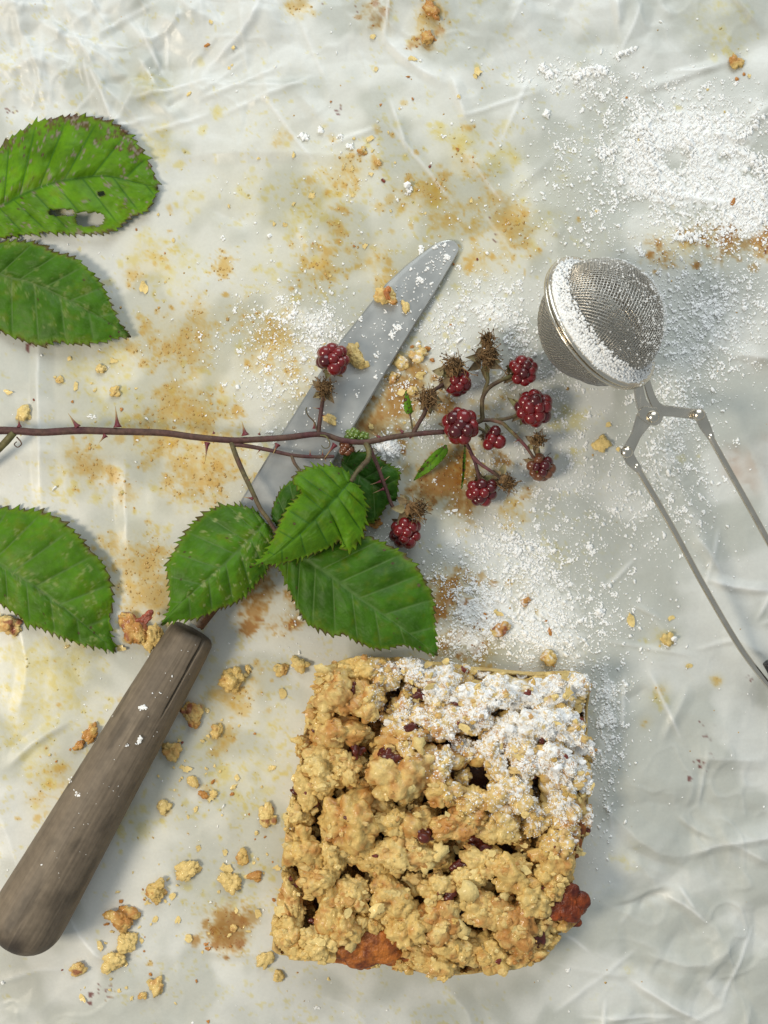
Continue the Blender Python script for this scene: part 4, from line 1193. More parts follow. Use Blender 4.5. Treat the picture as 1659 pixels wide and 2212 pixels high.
def thorn(par, u, v, z, du, dv, w=6, bend=(0, 0), tipc=(.42, .30, .13)):
    du, dv, w = du * 1.2, dv * 1.2, w * 1.15
    b_ = P(u, v, z); tip = P(u + du, v + dv, z + .0005)
    mid = P(u + du * .45 + bend[0], v + dv * .45 + bend[1], z + .0004)
    p = catmull(np.array([b_, mid, tip]), 10)
    r = np.interp(np.linspace(0, 1, 10), [0, .18, .45, 1], [w, w * .52, w * .28, .25]) * S
    v_, f_ = tube(p, r, 8)
    k = np.clip(np.linalg.norm(v_ - b_, axis=1) / np.linalg.norm(tip - b_), 0, 1)[:, None]
    c_ = np.array((.15, .025, .035)) + (np.array(tipc) - np.array((.15, .025, .035))) * sstep(.25, .8, k)
    mesh_obj("thorn", v_, f_, M_thorn, par, b_, c_)


ZS = .0110
main = stem("main_stem", [(-40, 934, .009), (0, 930, .009), (40, 931, .0095), (90, 934, .010), (170, 930, .0105), (250, 932, ZS), (350, 935, ZS), (420, 944, ZS), (500, 951, ZS), (560, 949, ZS), (620, 945, .0115), (690, 938, .012), (740, 951, .012), (790, 955, .012), (850, 944, .0115), (905, 937, .011), (958, 933, .0105)], 8.5, 5.2, hair=900, seed=2)
for a in [(42, 922, .0095, -2, -20, 5), (168, 923, .0105, -18, -26, 7), (254, 923, ZS, -4, -38, 8), (228, 940, ZS, -12, 14, 6), (448, 956, ZS, -4, 34, 6), (530, 940, ZS, -6, -24, 8), (600, 960, .0115, -9, 18, 6), (462, 936, ZS, -2, -8, 3), (560, 938, ZS, 2, -6, 3),
          (680, 925, .012, -2, -16, 5), (724, 960, .012, -20, 26, 6), (870, 934, .0115, -12, -12, 4), (885, 945, .011, 14, -4, 3), (820, 945, .0118, -14, -9, 4)]:
    thorn(main, *a)
fork = stem("side_stem", [(30, 934, .0095), (12, 955, .009), (-12, 978, .008), (-50, 1012, .007)], 8, 8, (BROWNB, GREENB), hair=60, seed=3)
stem("tendril", [(36, 944, .0095), (44, 953, .010), (46, 960, .010), (38, 966, .010), (31, 960, .0095), (36, 954, .009)], 1.6, 1.0, (BROWNB, BROWNB), seed=4)
pet1 = stem("leaf_stalk", [(500, 956, ZS), (510, 985, .012), (525, 1020, .013), (545, 1062, .0145), (562, 1098, .0155), (578, 1120, .016), (592, 1142, .016), (600, 1156, .0165)], 5.6, 4.2, (PURPLE, GREENB), hair=160, seed=5)
thorn(pet1, 546, 1077, .0148, -18, -3, 4); thorn(pet1, 536, 1040, .014, 8, -10, 2.5)
br2 = stem("side_stem", [(498, 960, ZS), (530, 963, .011), (580, 972, .011), (630, 983, .0112), (680, 987, .0115), (722, 986, .012)], 4.6, 3.6, (PURPLE, BROWNB), hair=120, seed=6)
stem("side_stem", [(630, 984, .0112), (636, 1000, .012), (646, 1014, .013), (650, 1024, .014)], 3.6, 3.0, (GREENB, BROWNB), seed=7)
for a in [(563, 970, .011, -8, 10, 3), (670, 984, .0115, 0, -11, 3), (697, 984, .0115, 0, -11, 3), (702, 990, .0115, 2, 7, 2.5)]:
    thorn(br2, *a)
br3 = stem("berry_stalk", [(688, 935, .012), (690, 915, .0128), (693, 892, .0132), (697, 868, .0132), (701, 850, .013)], 5.0, 3.8, (PURPLE, BROWNB), hair=90, seed=8)
for a in [(692, 883, .013, -14, -2, 3), (696, 897, .013, 9, 2, 2.5), (694, 870, .013, 9, -6, 2.5)]:
    thorn(br3, *a)
stem("tendril", [(684, 928, .013), (679, 912, .014), (666, 898, .015), (661, 886, .0155), (663, 880, .0155)], 1.8, 1.1, (BROWNB, GREENB), seed=9)
stem("tendril", [(692, 940, .0135), (703, 942, .014), (712, 955, .014), (710, 966, .0135), (700, 968, .013), (694, 962, .013)], 1.5, .9, (BROWNB, GREENB), seed=10)
pet4 = stem("leaf_stalk", [(790, 957, .012), (797, 975, .0135), (795, 992, .015), (784, 1005, .0175), (772, 1018, .0195), (764, 1030, .021), (758, 1040, .022)], 6.2, 4.2, (GREENB, BROWNB), hair=130, seed=11)
br5 = stem("berry_stalk", [(793, 955, .0118), (804, 980, .0112), (815, 1005, .0108), (826, 1035, .0105), (836, 1062, .010), (844, 1086, .0098), (852, 1100, .0095)], 4.8, 3.6, (PURPLE, BROWNB), hair=150, seed=12)
for a in [(822, 1040, .0105, -19, 6, 3.5), (828, 1040, .0105, 12, -10, 3), (829, 1056, .0102, -20, 8, 3.5), (820, 1018, .0107, 5, -9, 2.5)]:
    thorn(br5, *a)
stem("berry_stalk", [(893, 935, .011), (904, 915, .0115), (916, 895, .012), (924, 872, .0125), (932, 848, .012), (945, 838, .0115), (965, 826, .011)], 4.6, 4.0, (PURPLE, BROWNB), hair=120, seed=13)
stem("leaf_stalk", [(893, 938, .0108), (890, 920, .010), (887, 902, .009), (885, 893, .0085)], 2.4, 1.8, (PURPLE, GREENB), seed=14)
stem("berry_stalk", [(955, 934, .0105), (985, 928, .0085), (1015, 916, .0085), (1040, 907, .009), (1041, 885, .0098), (1042, 862, .0104), (1050, 845, .0107), (1062, 833, .0105), (1082, 822, .0095), (1105, 812, .008)], 5.2, 4.4, (GREENB, PURPLE), hair=160, seed=15)
stem("berry_stalk", [(1042, 864, .0104), (1048, 840, .0105), (1054, 822, .0108), (1052, 800, .0108), (1050, 780, .010)], 4.4, 3.2, (GREENB, BROWNB), hair=40, seed=16)
stem("berry_stalk", [(1040, 908, .009), (1062, 907, .0092), (1090, 905, .0092), (1115, 898, .008), (1140, 888, .007)], 4.0, 3.6, (BROWNB, GREENB), hair=50, seed=17)
br6 = stem("berry_stalk", [(1060, 907, .0092), (1085, 914, .0095), (1100, 928, .0095), (1117, 944, .0092), (1137, 966, .0085), (1152, 988, .0075), (1163, 1003, .006)], 4.2, 3.2, (PINK, GREENB), hair=90, seed=18)
thorn(br6, 1112, 938, .0095, -7, -8, 3); thorn(br6, 1120, 950, .0092, -9, 6, 3)
br7 = stem("berry_stalk", [(995, 930, .0078), (1008, 958, .0082), (1016, 975, .0088), (1022, 988, .0090), (1028, 1005, .0088), (1033, 1025, .0080), (1040, 1050, .0065)], 4.4, 3.2, (PURPLE, BROWNB), hair=90, seed=19)
stem("berry_stalk", [(1020, 985, .009), (1035, 1000, .0092), (1052, 1012, .0092), (1068, 1023, .0085), (1082, 1034, .007)], 4.2, 3.2, (PINK, BROWNB), hair=60, seed=20)
stem("berry_stalk", [(1010, 912, .0085), (1035, 925, .0085), (1060, 940, .0075)], 3.6, 3.0, (BROWNB, GREENB), seed=21)
thorn(br7, 1018, 977, .009, -8, -6, 2.5)

SEPG = np.array((.34, .33, .16)); SEPB = np.array((.27, .20, .11)); STAM = np.array((.20, .120, .055))


def sepal(par, p0, direc, length, width, curl, colr, seed):
    """Pointed little sepal from p0 along direc."""
    gg = np.random.default_rng(seed)
    d = np.asarray(direc, float); d /= np.linalg.norm(d)
    side = np.cross(d, [0, 0, 1.0]); side /= (np.linalg.norm(side) + 1e-9)
    upv = np.cross(side, d)
    n_ = 10; t_ = np.linspace(0, 1, n_)
    mid = p0 + d * (t_ * length)[:, None] + upv * (curl * length * t_ ** 2)[:, None] + side * (gg.uniform(-.2, .2) * length * t_ ** 2)[:, None]
    w = width * np.interp(t_, [0, .25, .6, 1], [.55, 1.0, .6, .03])
    rows = []
    for k in (-1, -.5, 0, .5, 1):
        rows.append(mid + side * (w * k)[:, None] + upv * (abs(k) * w * .55)[:, None])
    top = np.stack(rows, 1).reshape(-1, 3); bot = top - upv * .00018
    v_ = np.vstack([top, bot]); m_ = 5
    i = np.arange(n_ - 1)[:, None] * m_; j = np.arange(4)[None]
    q_ = np.stack([i + j, i + j + 1, i + m_ + j + 1, i + m_ + j], -1).reshape(-1, 4)
    c_ = colr * (.8 + .4 * noise3(v_ / .0008, seed))[:, None]
    tipk = np.tile(np.repeat(t_, m_), 2)[:, None]
    c_ = c_ + (np.array((.12, .07, .04)) - c_) * sstep(.55, 1, tipk) * .7
    mesh_obj("sepal", v_, [q_, q_[:, ::-1] + len(top)], M_dry, par, p0, c_)


def tuft(par, c, r, count, seed, axis=(0, 0, 1), spread=1.0, length=1.0, colr=STAM):
    """Tangle of withered stamens round a point; r in picture units."""
    gg = np.random.default_rng(seed); sp_ = Soup(); R_ = r * S
    axis = np.asarray(axis, float); axis /= np.linalg.norm(axis)
    for _ in range(count):
        d = gg.normal(size=3) * spread + axis * .8; d /= np.linalg.norm(d)
        p0 = c + d * R_ * gg.uniform(.35, .75)
        bend = gg.normal(size=3) * .8
        t_ = np.linspace(0, 1, 6)[:, None]
        p = p0 + d * R_ * length * gg.uniform(.08, .38) * t_ + bend * R_ * .40 * t_ ** 2 + np.cross(d, bend) * R_ * .30 * np.sin(t_ * 5)
        p[:, 2] = np.maximum(p[:, 2], .0006)
        sp_.add(*tube(p, np.linspace(1.35, .8, 6) * S, 3, cap=False), col=colr * gg.uniform(.5, 1.6))
        if gg.uniform() < .4:
            v_, f_ = ico(1); sp_.add(v_ * 1.9 * S + p[-1], f_, colr * gg.uniform(.4, .9))
    o_ = sp_.obj("stamens", M_dry, par, c)
    tag(o_, kind="stuff")


def dried(u, v, z, r, axis, seed, sepals=5, stam=70, label=None):
    """Withered flower: receptacle, stamens, sepals. axis points out of the flower."""
    c = P(u, v, z); axis = np.asarray(axis, float); axis /= np.linalg.norm(axis)
    gg = np.random.default_rng(seed)
    vv, ff, rel, d = lump(r * S * .62, seed, 3, 12, 40, .9, 1.0, 0, 1.2)
    cc = STAM * (.6 + .8 * noise3(vv / .0008 + 3, seed))[:, None]
    o_ = mesh_obj("dried_flower", vv + c, ff, M_dry, sprig, c, cc)
    if label: o_["label"] = label
    tuft(o_, c + axis * r * S * .25, r * .95, stam, seed + 1, axis, .75)
    a0 = np.cross(axis, [.3, .2, 1.0]); a0 /= np.linalg.norm(a0); a1 = np.cross(axis, a0)
    for k in range(sepals):
        th = 2 * np.pi * k / sepals + gg.uniform(-.3, .3)
        out_ = a0 * math.cos(th) + a1 * math.sin(th)
        p0 = c - axis * r * S * .45 + out_ * r * S * .35
        dr = out_ * .8 - axis * gg.uniform(.3, 1.2)
        sepal(o_, p0, dr, r * S * gg.uniform(.8, 1.25), r * S * .36, gg.uniform(-.1, .5), SEPB * (1 - .3 * (k % 2)) + SEPG * .35 * (k % 2), seed * 7 + k)
    return o_


drup = {}


def drupelet_mesh(mat):
    if mat.name not in drup:
        v_, f_ = ico(4)
        drup[mat.name] = make_mesh("drupelet", v_, f_, mat)
    return drup[mat.name]


def berry(u, v, z, R, mats, seed, axis=(0, 0, 1), count=22, lo=-.55, dr=.36, sepals=5, label=None, fringe=True, squash=.95, miss=0.0):
    """Blackberry: core with drupelets; axis points from stalk to tip. R in picture units."""
    gg = np.random.default_rng(seed)
    c = P(u, v, z); axis = np.asarray(axis, float); axis /= np.linalg.norm(axis)
    a0 = np.cross(axis, [.21, .43, .9]); a0 /= np.linalg.norm(a0); a1 = np.cross(axis, a0)
    v_, f_ = ico(3)
    core = mesh_obj("blackberry", v_ * R * S * .66 + c, f_, mats[-1], sprig, c)
    if label: core["label"] = label
    ga = math.pi * (3 - math.sqrt(5)); count = int(count * .70); dr = dr * 1.10
    for k in range(count):
        h = 1 - (1 - lo) * (k + .35) / count
        rr_ = math.sqrt(max(0, 1 - h * h)); th = k * ga + gg.uniform(-.18, .18)
        if gg.uniform() < miss: continue
        d = axis * h + (a0 * math.cos(th) + a1 * math.sin(th)) * rr_
        pos = c + d * R * S * .70 * np.array([1, 1, squash])
        m_ = mats[int(gg.integers(max(1, len(mats) - 1)))]
        o_ = bpy.data.objects.new("drupelet", drupelet_mesh(m_)); COL.objects.link(o_)
        o_.parent = core; o_.location = pos - c
        s_ = R * S * dr * gg.uniform(.86, 1.12)
        o_.scale = (s_ * gg.uniform(.95, 1.1), s_ * gg.uniform(.92, 1.05), s_ * 1.03)
        o_.rotation_euler = (gg.uniform(0, 6), gg.uniform(0, 6), gg.uniform(0, 6))
    for k in range(sepals):
        th = 2 * np.pi * k / max(1, sepals) + gg.uniform(-.3, .3)
        out_ = a0 * math.cos(th) + a1 * math.sin(th)
        p0 = c - axis * R * S * .78 + out_ * R * S * .25
        sepal(core, p0, out_ * 1.0 - axis * gg.uniform(.0, .7), R * S * gg.uniform(.65, 1.0), R * S * .27, gg.uniform(-.1, .4), SEPG if k % 2 else SEPB * 1.3, seed * 11 + k)
    if fringe:
        tuft(core, c - axis * R * S * .62, R * .72, 34, seed + 3, -axis, 1.0, .7)
    return core


RR = [M_berry, M_berry, M_berry_dark, M_berry, M_berry_dark]
DD = [M_berry_dark, M_berry, M_berry_dark]
berry(995, 919, .0125, 37, RR, 11, (.15, -.05, .95), 24, -.6, .37, 5, "bright red berry at the end of the main stem")
berry(1153, 881, .0085, 39, RR, 12, (.45, .05, .85), 28, -.6, .33, 6, "largest red berry")
berry(1128, 801, .0080, 31, RR, 13, (.8, .1, .55), 24, -.5, .36, 4)
berry(986, 824, .0095, 30, DD, 14, (.75, -.15, .2), 20, -.3, .38, 4, "dark red berry half hidden by withered stamens")
berry(1064, 945, .0065, 28, RR, 15, (.2, -.2, .9), 14, -.3, .45, 4, "small berry of a few drupelets", True, .9, .45)
berry(1169, 1010, .0065, 29, [M_berry_brown, M_berry_brown, M_berry_dark, M_berry_green], 16, (.3, -.5, .8), 24, -.6, .33, 4, "half ripe greenish brown berry")
berry(1041, 1060, .0065, 32, DD, 17, (.1, -.75, .6), 22, -.4, .36, 5, "dark red berry hanging lowest in the cluster")
berry(876, 1150, .0070, 33, RR, 18, (.1, -.6, .75), 22, -.5, .37, 4, "red berry beside the large lower leaf")
berry(719, 776, .0125, 33, RR, 19, (.25, .55, .75), 22, -.5, .38, 4, "red berry standing over the knife blade")
berry(762, 944, .0075, 19, [M_berry_green], 20, (.5, .4, .8), 20, -.5, .34, 0, "unripe green berry behind the main stem", False, .8)
berry(786, 946, .0075, 13, [M_berry_green], 21, (.5, .4, .8), 12, -.5, .4, 0, None, False, .8)
berry(748, 968, .0100, 14, [M_berry_brown], 22, (.0, -.4, .8), 9, -.4, .5, 3, None, True, .9)
dried(700, 842, .0135, 23, (.15, .1, .9), 31, 4, 90, "withered flower head under the knife berry")
dried(926, 862, .0125, 25, (-.3, .1, .9), 32, 7, 70, "withered star-shaped flower")
dried(974, 800, .0130, 29, (.5, .5, .7), 33, 5, 110)
dried(1050, 776, .0100, 28, (.1, .2, .9), 34, 6, 120)
dried(1050, 742, .0090, 22, (.1, .7, .6), 35, 4, 60)
dried(1158, 954, .0090, 19, (.4, .3, .7), 36, 4, 60)
dried(1088, 1037, .0070, 24, (.7, -.5, .4), 37, 5, 80)
dried(890, 1098, .0100, 28, (.7, -.05, .5), 38, 6, 90)


# ------------------------------------------------------------------ leaves
GREEN2 = np.array((.135, .315, .006)); DEEP = np.array((.022, .100, .005)); OLIVE = np.array((.160, .235, .006)); RUST = np.array((.075, .022, .020)); GREY = np.array((.34, .30, .24))


def leaf(name, mid, left, right, zmid, droop, seed, parent=None, teeth=24, tooth=8, veins=8, tone=0.5, spots=.5, rust_edge=.5, holes=(), wilt=0.0, pale=0.0, nu=260, nv=26, label=None, category=None, group=None, bulge=1.0, relief=1.0, shift=.75):
    """Blade from its midrib and two margins (base to tip, picture units); zmid: heights along the midrib (mm); droop: mm at the margins."""
    gg = np.random.default_rng(seed)
    t_ = np.linspace(0, 1, nu)
    Mi = catmull(mid, 400); Le = catmull(left, nu); Ri = catmull(right, nu)
    tm = t_ ** (1 + shift)
    Mi = np.stack([np.interp(tm, np.linspace(0, 1, 400), Mi[:, k]) for k in range(2)], 1)
    zm = np.interp(tm, np.linspace(0, 1, len(zmid)), zmid)
    zm = np.convolve(np.pad(zm, 12, mode='edge'), np.ones(25) / 25, 'valid')
    rows_uv, rows_z, rows_s, rows_side = [], [], [], []

    def margin(E):
        tan = np.gradient(E, axis=0); tan /= np.linalg.norm(tan, axis=1)[:, None] + 1e-9
        nrm = np.column_stack([-tan[:, 1], tan[:, 0]])
        if np.mean(np.sum(nrm * (E - Mi), 1)) < 0: nrm = -nrm
        if teeth:
            knots = np.sort(np.linspace(.03, .985, teeth) + gg.uniform(-.3, .3, teeth) / teeth)
            amp = gg.uniform(.45, 1.2, teeth) * tooth
            amp[::3] *= 1.45
            k = np.clip(np.searchsorted(knots, t_) - 1, 0, teeth - 2)
            ph = np.clip((t_ - knots[k]) / (knots[k + 1] - knots[k]), 0, 1)
            prof_ = np.where(ph < .80, (ph / .80) ** 1.7, (1 - ph) / .20)
            outw = prof_ * amp[k] - tooth * .25
            outw[(t_ < knots[0]) | (t_ > knots[-1])] = 0
            fwd = prof_ ** 1.5 * amp[k] * .55
            fwd[(t_ < knots[0]) | (t_ > knots[-1])] = 0
            return E, nrm * outw[:, None] + tan * fwd[:, None]
        return E, np.zeros_like(E)
    (Le, Lt), (Ri, Rt) = margin(Le), margin(Ri)
    s_ = 1 - (1 - np.linspace(0, 1, nv + 1)) ** 1.25
    S_all = np.concatenate([-s_[::-1], s_[1:]])
    G = np.empty((nu, 2 * nv + 1, 2)); Z = np.empty((nu, 2 * nv + 1)); SS = np.broadcast_to(S_all[None], Z.shape); T = np.broadcast_to(t_[:, None], Z.shape)
    for k, sv_ in enumerate(S_all):
        E = Le if sv_ < 0 else Ri
        a = abs(sv_)
        G[:, k] = Mi + (E - Mi) * a + (Lt if sv_ < 0 else Rt) * np.clip((a - .86) / .14, 0, 1) ** 1.5
        Z[:, k] = zm
    ab = np.abs(SS)
    # each half has its own set of side veins, running along lines of equal T
    off_ = np.where(SS < 0, 0.0, .35)
    ph = T * veins + off_ + .25 * ab * (1 - T)
    fr = np.abs((ph % 1) - .5) * 2            # 1 on a vein, 0 half-way
    pillow = 1 - fr ** 2.2
    zz = Z - droop * ab ** 1.6 * (.6 + .4 * np.sin(np.pi * T))
    wid_ = np.linalg.norm(Le - Ri, axis=1)[:, None] / 240
    zz = zz + bulge * 1.25 * pillow * np.sin(np.pi * np.clip(ab, 0, 1)) ** .7 * np.minimum(1, wid_ * 1.6) * relief
    zz = zz + 1.2 * relief * (1 - np.exp(-(ab / .10) ** 2)) * np.minimum(1, wid_)     # midrib lies in a groove
    nn = fbm2(G[..., 0] / 40, G[..., 1] / 40, seed, 3) - .5
    zz = zz + nn * 3.0 * (.4 + wilt)
    ter = np.sin((ab * 26 + nn * 5 + ph * .8) * 2 * np.pi * .5)
    zz = zz + .10 * ter * relief * pillow
    edge = sstep(.90, 1.0, ab)
    zz = zz + edge * (fbm2(T * 60, SS * 2 + seed, seed + 2, 2) - .5) * 1.6
    zz = np.maximum(zz, .6)
    V_ = P(G[..., 0], G[..., 1], zz / 1000).reshape(-1, 3)
    # colour
    n1 = fbm2(G[..., 0] / 55, G[..., 1] / 55, seed + 9, 3); n2 = fbm2(G[..., 0] / 7, G[..., 1] / 7, seed + 12, 3); n3 = fbm2(G[..., 0] / 16, G[..., 1] / 16, seed + 15, 3)
    base = DEEP + (GREEN2 - DEEP) * tone
    c_ = base[None, None] * (.70 + .85 * (n1[..., None] - .2))
    c_ = lerp(c_, OLIVE * (.6 + .5 * tone), sstep(.50, .75, n3 * .6 + n1 * .4) * .6)
    c_ = lerp(c_, OLIVE * 1.15, sstep(.86, .99, ab) * .5)
    vein = sstep(.88, .98, fr) * sstep(1.0, .75, ab) * .85
    vein = np.maximum(vein, np.exp(-(ab / .028) ** 2) * .9)
    vein = np.maximum(vein, sstep(.75, .98, ter) * .30 * (1 - edge))
    c_ = lerp(c_, (.030, .120, .010) if tone > .6 else (.110, .200, .050), vein * .85)  # on bright leaves the dark vein colour stands for shadow in the grooves
    if pale:
        c_ = lerp(c_, (.30, .36, .13), sstep(.58, .66, n2) * sstep(.60, .68, n3 + .20 * np.exp(-(ab / .16) ** 2)) * pale)
    for _ in range(int(5 + 14 * spots)):      # round leaf spots, some with a pale middle
        su, sv2 = G[int(gg.integers(8, nu - 8)), int(gg.integers(2, 2 * nv - 1))]
        rs = gg.uniform(1.4, 3.4) * (1.5 if gg.uniform() < .18 else 1)
        dd_ = np.hypot(G[..., 0] - su, G[..., 1] - sv2) + (n2 - .5) * 2.5
        c_ = lerp(c_, RUST, sstep(rs, rs * .6, dd_) * .85)
        if rs > 3.2: c_ = lerp(c_, (.20, .10, .09), sstep(rs * .4, rs * .2, dd_) * .8)
    if spots > .6:
        c_ = lerp(c_, RUST * 1.6, sstep(.60, .72, n2 * .5 + n3 * .5 + .16 * sstep(.35, .95, ab) * (SS < 0) - .05) * .75)
    ed = sstep(.95, 1.0, ab + .05 * (n3 - .5) * 2) * sstep(.42, .66, n3 + rust_edge * .20)
    c_ = lerp(c_, RUST * 1.3, ed * .75)
    c_ = lerp(c_, RUST, sstep(.975, 1.0, T) * .8)
    if spots > .8:
        c_ = lerp(c_, GREY, sstep(.66, .74, n2 * .7 + n3 * .3 + .05 * (SS < 0) * sstep(.3, .9, ab)) * .7)
    idx_ = np.arange(nu * (2 * nv + 1)).reshape(nu, -1)
    q_ = np.stack([idx_[:-1, :-1], idx_[:-1, 1:], idx_[1:, 1:], idx_[1:, :-1]], -1)
    gc = (G[:-1, :-1] + G[1:, 1:]) / 2
    keep_ = np.ones(gc.shape[:2], bool)
    wob = (fbm2(gc[..., 0] / 7, gc[..., 1] / 7, 55, 2) - .5) * .9
    for hu, hv_, ha_, hb_ in holes:
        keep_ &= ((gc[..., 0] - hu) / ha_) ** 4 + ((gc[..., 1] - hv_) / hb_) ** 4 + wob > 1
        ringm = np.clip(1.9 - (((G[..., 0] - hu) / ha_) ** 2 + ((G[..., 1] - hv_) / hb_) ** 2), 0, 1)
        c_ = lerp(c_, RUST * 1.3, ringm * .6)
    q_ = q_[keep_].reshape(-1, 4)
    # wind so that the upper side faces up
    a, b, d = V_[q_[len(q_) // 2, 0]], V_[q_[len(q_) // 2, 1]], V_[q_[len(q_) // 2, 2]]
    if np.cross(b - a, d - a)[2] < 0: q_ = q_[:, ::-1]
    o_ = mesh_obj(name, V_, q_, M_leaf, parent, V_[idx_[0, nv]] if parent is None else V_[idx_[0, nv]], c_.reshape(-1, 3))
    so = o_.modifiers.new("thickness", 'SOLIDIFY'); so.thickness = .00022; so.offset = -1
    if category: tag(o_, label, category, group)
    elif label: o_["label"] = label
    return o_


leaf("bramble_leaf", [(-45, 470), (0, 447), (57, 417), (112, 396), (163, 386), (225, 380), (275, 390), (341, 405)],
     [(-45, 468), (-48, 430), (-30, 365), (7, 310), (56, 275), (87, 260), (150, 250), (190, 250), (220, 257), (255, 271), (285, 296), (305, 321), (322, 348), (332, 373), (341, 404)],
     [(-45, 472), (-35, 505), (0, 515), (50, 508), (105, 503), (165, 507), (228, 504), (258, 490), (280, 472), (316, 456), (329, 440), (341, 406)],
     [1.6, 2.0, 2.5, 2.8, 2.8, 2.5, 2.3, 2], 1.0, 301, None, 32, 8, 9, .95, 1.0, .9, [(133, 459, 27, 7), (194, 474, 30, 15), (219, 419, 8, 5)], .3, 0.0, label="rounded bramble leaf with insect holes and brown blotched rim, topmost at the left edge", category="leaf", group="bramble leaves at the left edge")
leaf("bramble_leaf", [(-70, 575), (0, 594), (75, 615), (160, 655), (225, 690), (283, 727)],
     [(-70, 573), (-60, 545), (-20, 524), (0, 522), (37, 520), (85, 526), (117, 542), (163, 557), (190, 580), (218, 610), (235, 645), (250, 680), (265, 707), (283, 726)],
     [(-70, 577), (-75, 640), (-40, 700), (0, 716), (27, 728), (82, 747), (125, 739), (163, 745), (217, 740), (252, 730), (283, 728)],
     [2, 3, 4, 4.2, 3.6, 2.5], 1.5, 302, None, 28, 7.5, 8, .34, .45, .6, (), .1, .35, label="dark green pointed bramble leaf just below the holed leaf", category="leaf", group="bramble leaves at the left edge")
leaf("bramble_leaf", [(-70, 1165), (0, 1220), (72, 1265), (140, 1315), (195, 1360), (251, 1408)],
     [(-70, 1163), (-65, 1125), (-30, 1102), (5, 1096), (27, 1100), (65, 1101), (117, 1113), (147, 1134), (178, 1165), (204, 1196), (222, 1215), (236, 1241), (242, 1270), (245, 1302), (238, 1330), (239, 1350), (240, 1372), (251, 1407)],
     [(-70, 1167), (-75, 1240), (-40, 1285), (7, 1310), (40, 1332), (60, 1349), (90, 1359), (132, 1377), (170, 1391), (207, 1399), (227, 1403), (251, 1409)],
     [3, 5, 6, 6, 5, 3], 2.5, 303, None, 30, 9, 8, .50, .45, .7, (), .15, .5, label="green bramble leaf pointing down right, left of the knife handle", category="leaf", group="bramble leaves at the left edge")
# leaflets of the sprig, back ones first
leaf("leaf", [(738, 1000), (780, 1030), (820, 1055), (858, 1078)],
     [(738, 998), (745, 983), (775, 975), (808, 981), (836, 1000), (864, 1018), (860, 1045), (858, 1077)],
     [(738, 1002), (730, 1050), (755, 1105), (798, 1131), (822, 1114), (835, 1092), (848, 1082), (858, 1079)],
     [7, 8, 7, 5], 1.5, 305, sprig, 18, 6, 5, .12, .5, .5, (), .2, label="dark leaf behind the sprig")
leaf("leaf", [(597, 1136), (625, 1100), (660, 1062), (700, 1030)],
     [(597, 1136), (586, 1112), (593, 1085), (606, 1058), (632, 1036), (662, 1024), (700, 1029)],
     [(598, 1137), (630, 1130), (665, 1105), (690, 1065), (700, 1031)],
     [14, 14, 14, 14], 1.5, 306, sprig, 16, 5, 5, .22, .3, .4, (), .2, label="small dark leaf half covered by the front leaf")
leaf("leaf", [(572, 1128), (545, 1159), (482, 1221), (438, 1261), (382, 1311), (347, 1350)],
     [(572, 1127), (562, 1113), (550, 1101), (528, 1093), (490, 1090), (465, 1095), (434, 1114), (412, 1134), (391, 1163), (375, 1191), (359, 1220), (363, 1252), (366, 1289), (363, 1321), (347, 1349)],
     [(573, 1129), (586, 1140), (592, 1160), (592, 1195), (578, 1232), (568, 1247), (534, 1284), (510, 1303), (470, 1319), (420, 1338), (390, 1340), (365, 1345), (347, 1351)],
     [15, 17, 20, 22.5, 23.5, 23], 3.5, 307, sprig, 30, 9, 8, .44, .45, .9, (), .1, .8, label="broad leaf over the top of the knife handle")
leaf("leaf", [(602, 1192), (659, 1210), (709, 1241), (765, 1284), (845, 1340), (946, 1416)],
     [(602, 1190), (630, 1172), (680, 1160), (740, 1152), (792, 1157), (808, 1163), (858, 1186), (888, 1209), (904, 1226), (924, 1264), (935, 1288), (940, 1335), (942, 1377), (946, 1414)],
     [(600, 1194), (598, 1217), (619, 1262), (640, 1309), (664, 1348), (697, 1364), (720, 1374), (745, 1372), (767, 1385), (808, 1402), (839, 1401), (876, 1395), (915, 1408), (946, 1417)],
     [18, 20, 22, 23, 24.5, 25], 3.0, 308, sprig, 32, 7.5, 9, .28, .45, .55, (), .05, label="largest leaf, its tip reaching the cake")
leaf("leaf", [(757, 1040), (712, 1089), (659, 1143), (611, 1185), (571, 1213), (539, 1224)],
     [(757, 1038), (757, 1027), (746, 1015), (725, 1006), (683, 1006), (653, 1014), (630, 1034), (650, 1062), (627, 1089), (611, 1113), (600, 1137), (587, 1167), (575, 1191), (560, 1210), (539, 1222)],
     [(758, 1041), (770, 1046), (786, 1068), (793, 1111), (788, 1148), (778, 1169), (754, 1192), (734, 1170), (712, 1184), (675, 1198), (645, 1208), (605, 1218), (568, 1220), (539, 1226)],
     [22, 26.5, 29, 30, 30, 29], 4.0, 309, sprig, 30, 9, 8, .72, .35, .8, (), .25, label="bright crinkled front leaf with a curled brown tip", relief=1.3)
leaf("leaf", [(964, 962), (940, 990), (915, 1013), (894, 1038)], [(964, 961), (945, 970), (926, 988), (907, 1012), (894, 1037)], [(965, 962), (967, 978), (952, 998), (926, 1020), (894, 1039)],
     [9, 8, 6, 3], .5, 310, sprig, 0, 0, 4, .72, .75, 1.0, (), .2, nu=90, nv=10, label="narrow pointed bract with red-brown spots", relief=.5)
leaf("leaf", [(886, 896), (882, 880), (879, 862), (876, 845)], [(886, 896), (874, 888), (873, 868), (876, 845)], [(887, 896), (891, 886), (886, 864), (877, 845)],
     [8, 8, 8, 7], .5, 311, sprig, 8, 2.5, 4, .95, .2, .3, (), .2, nu=90, nv=8, pale=.3, label="tiny pale green bract", relief=.5)
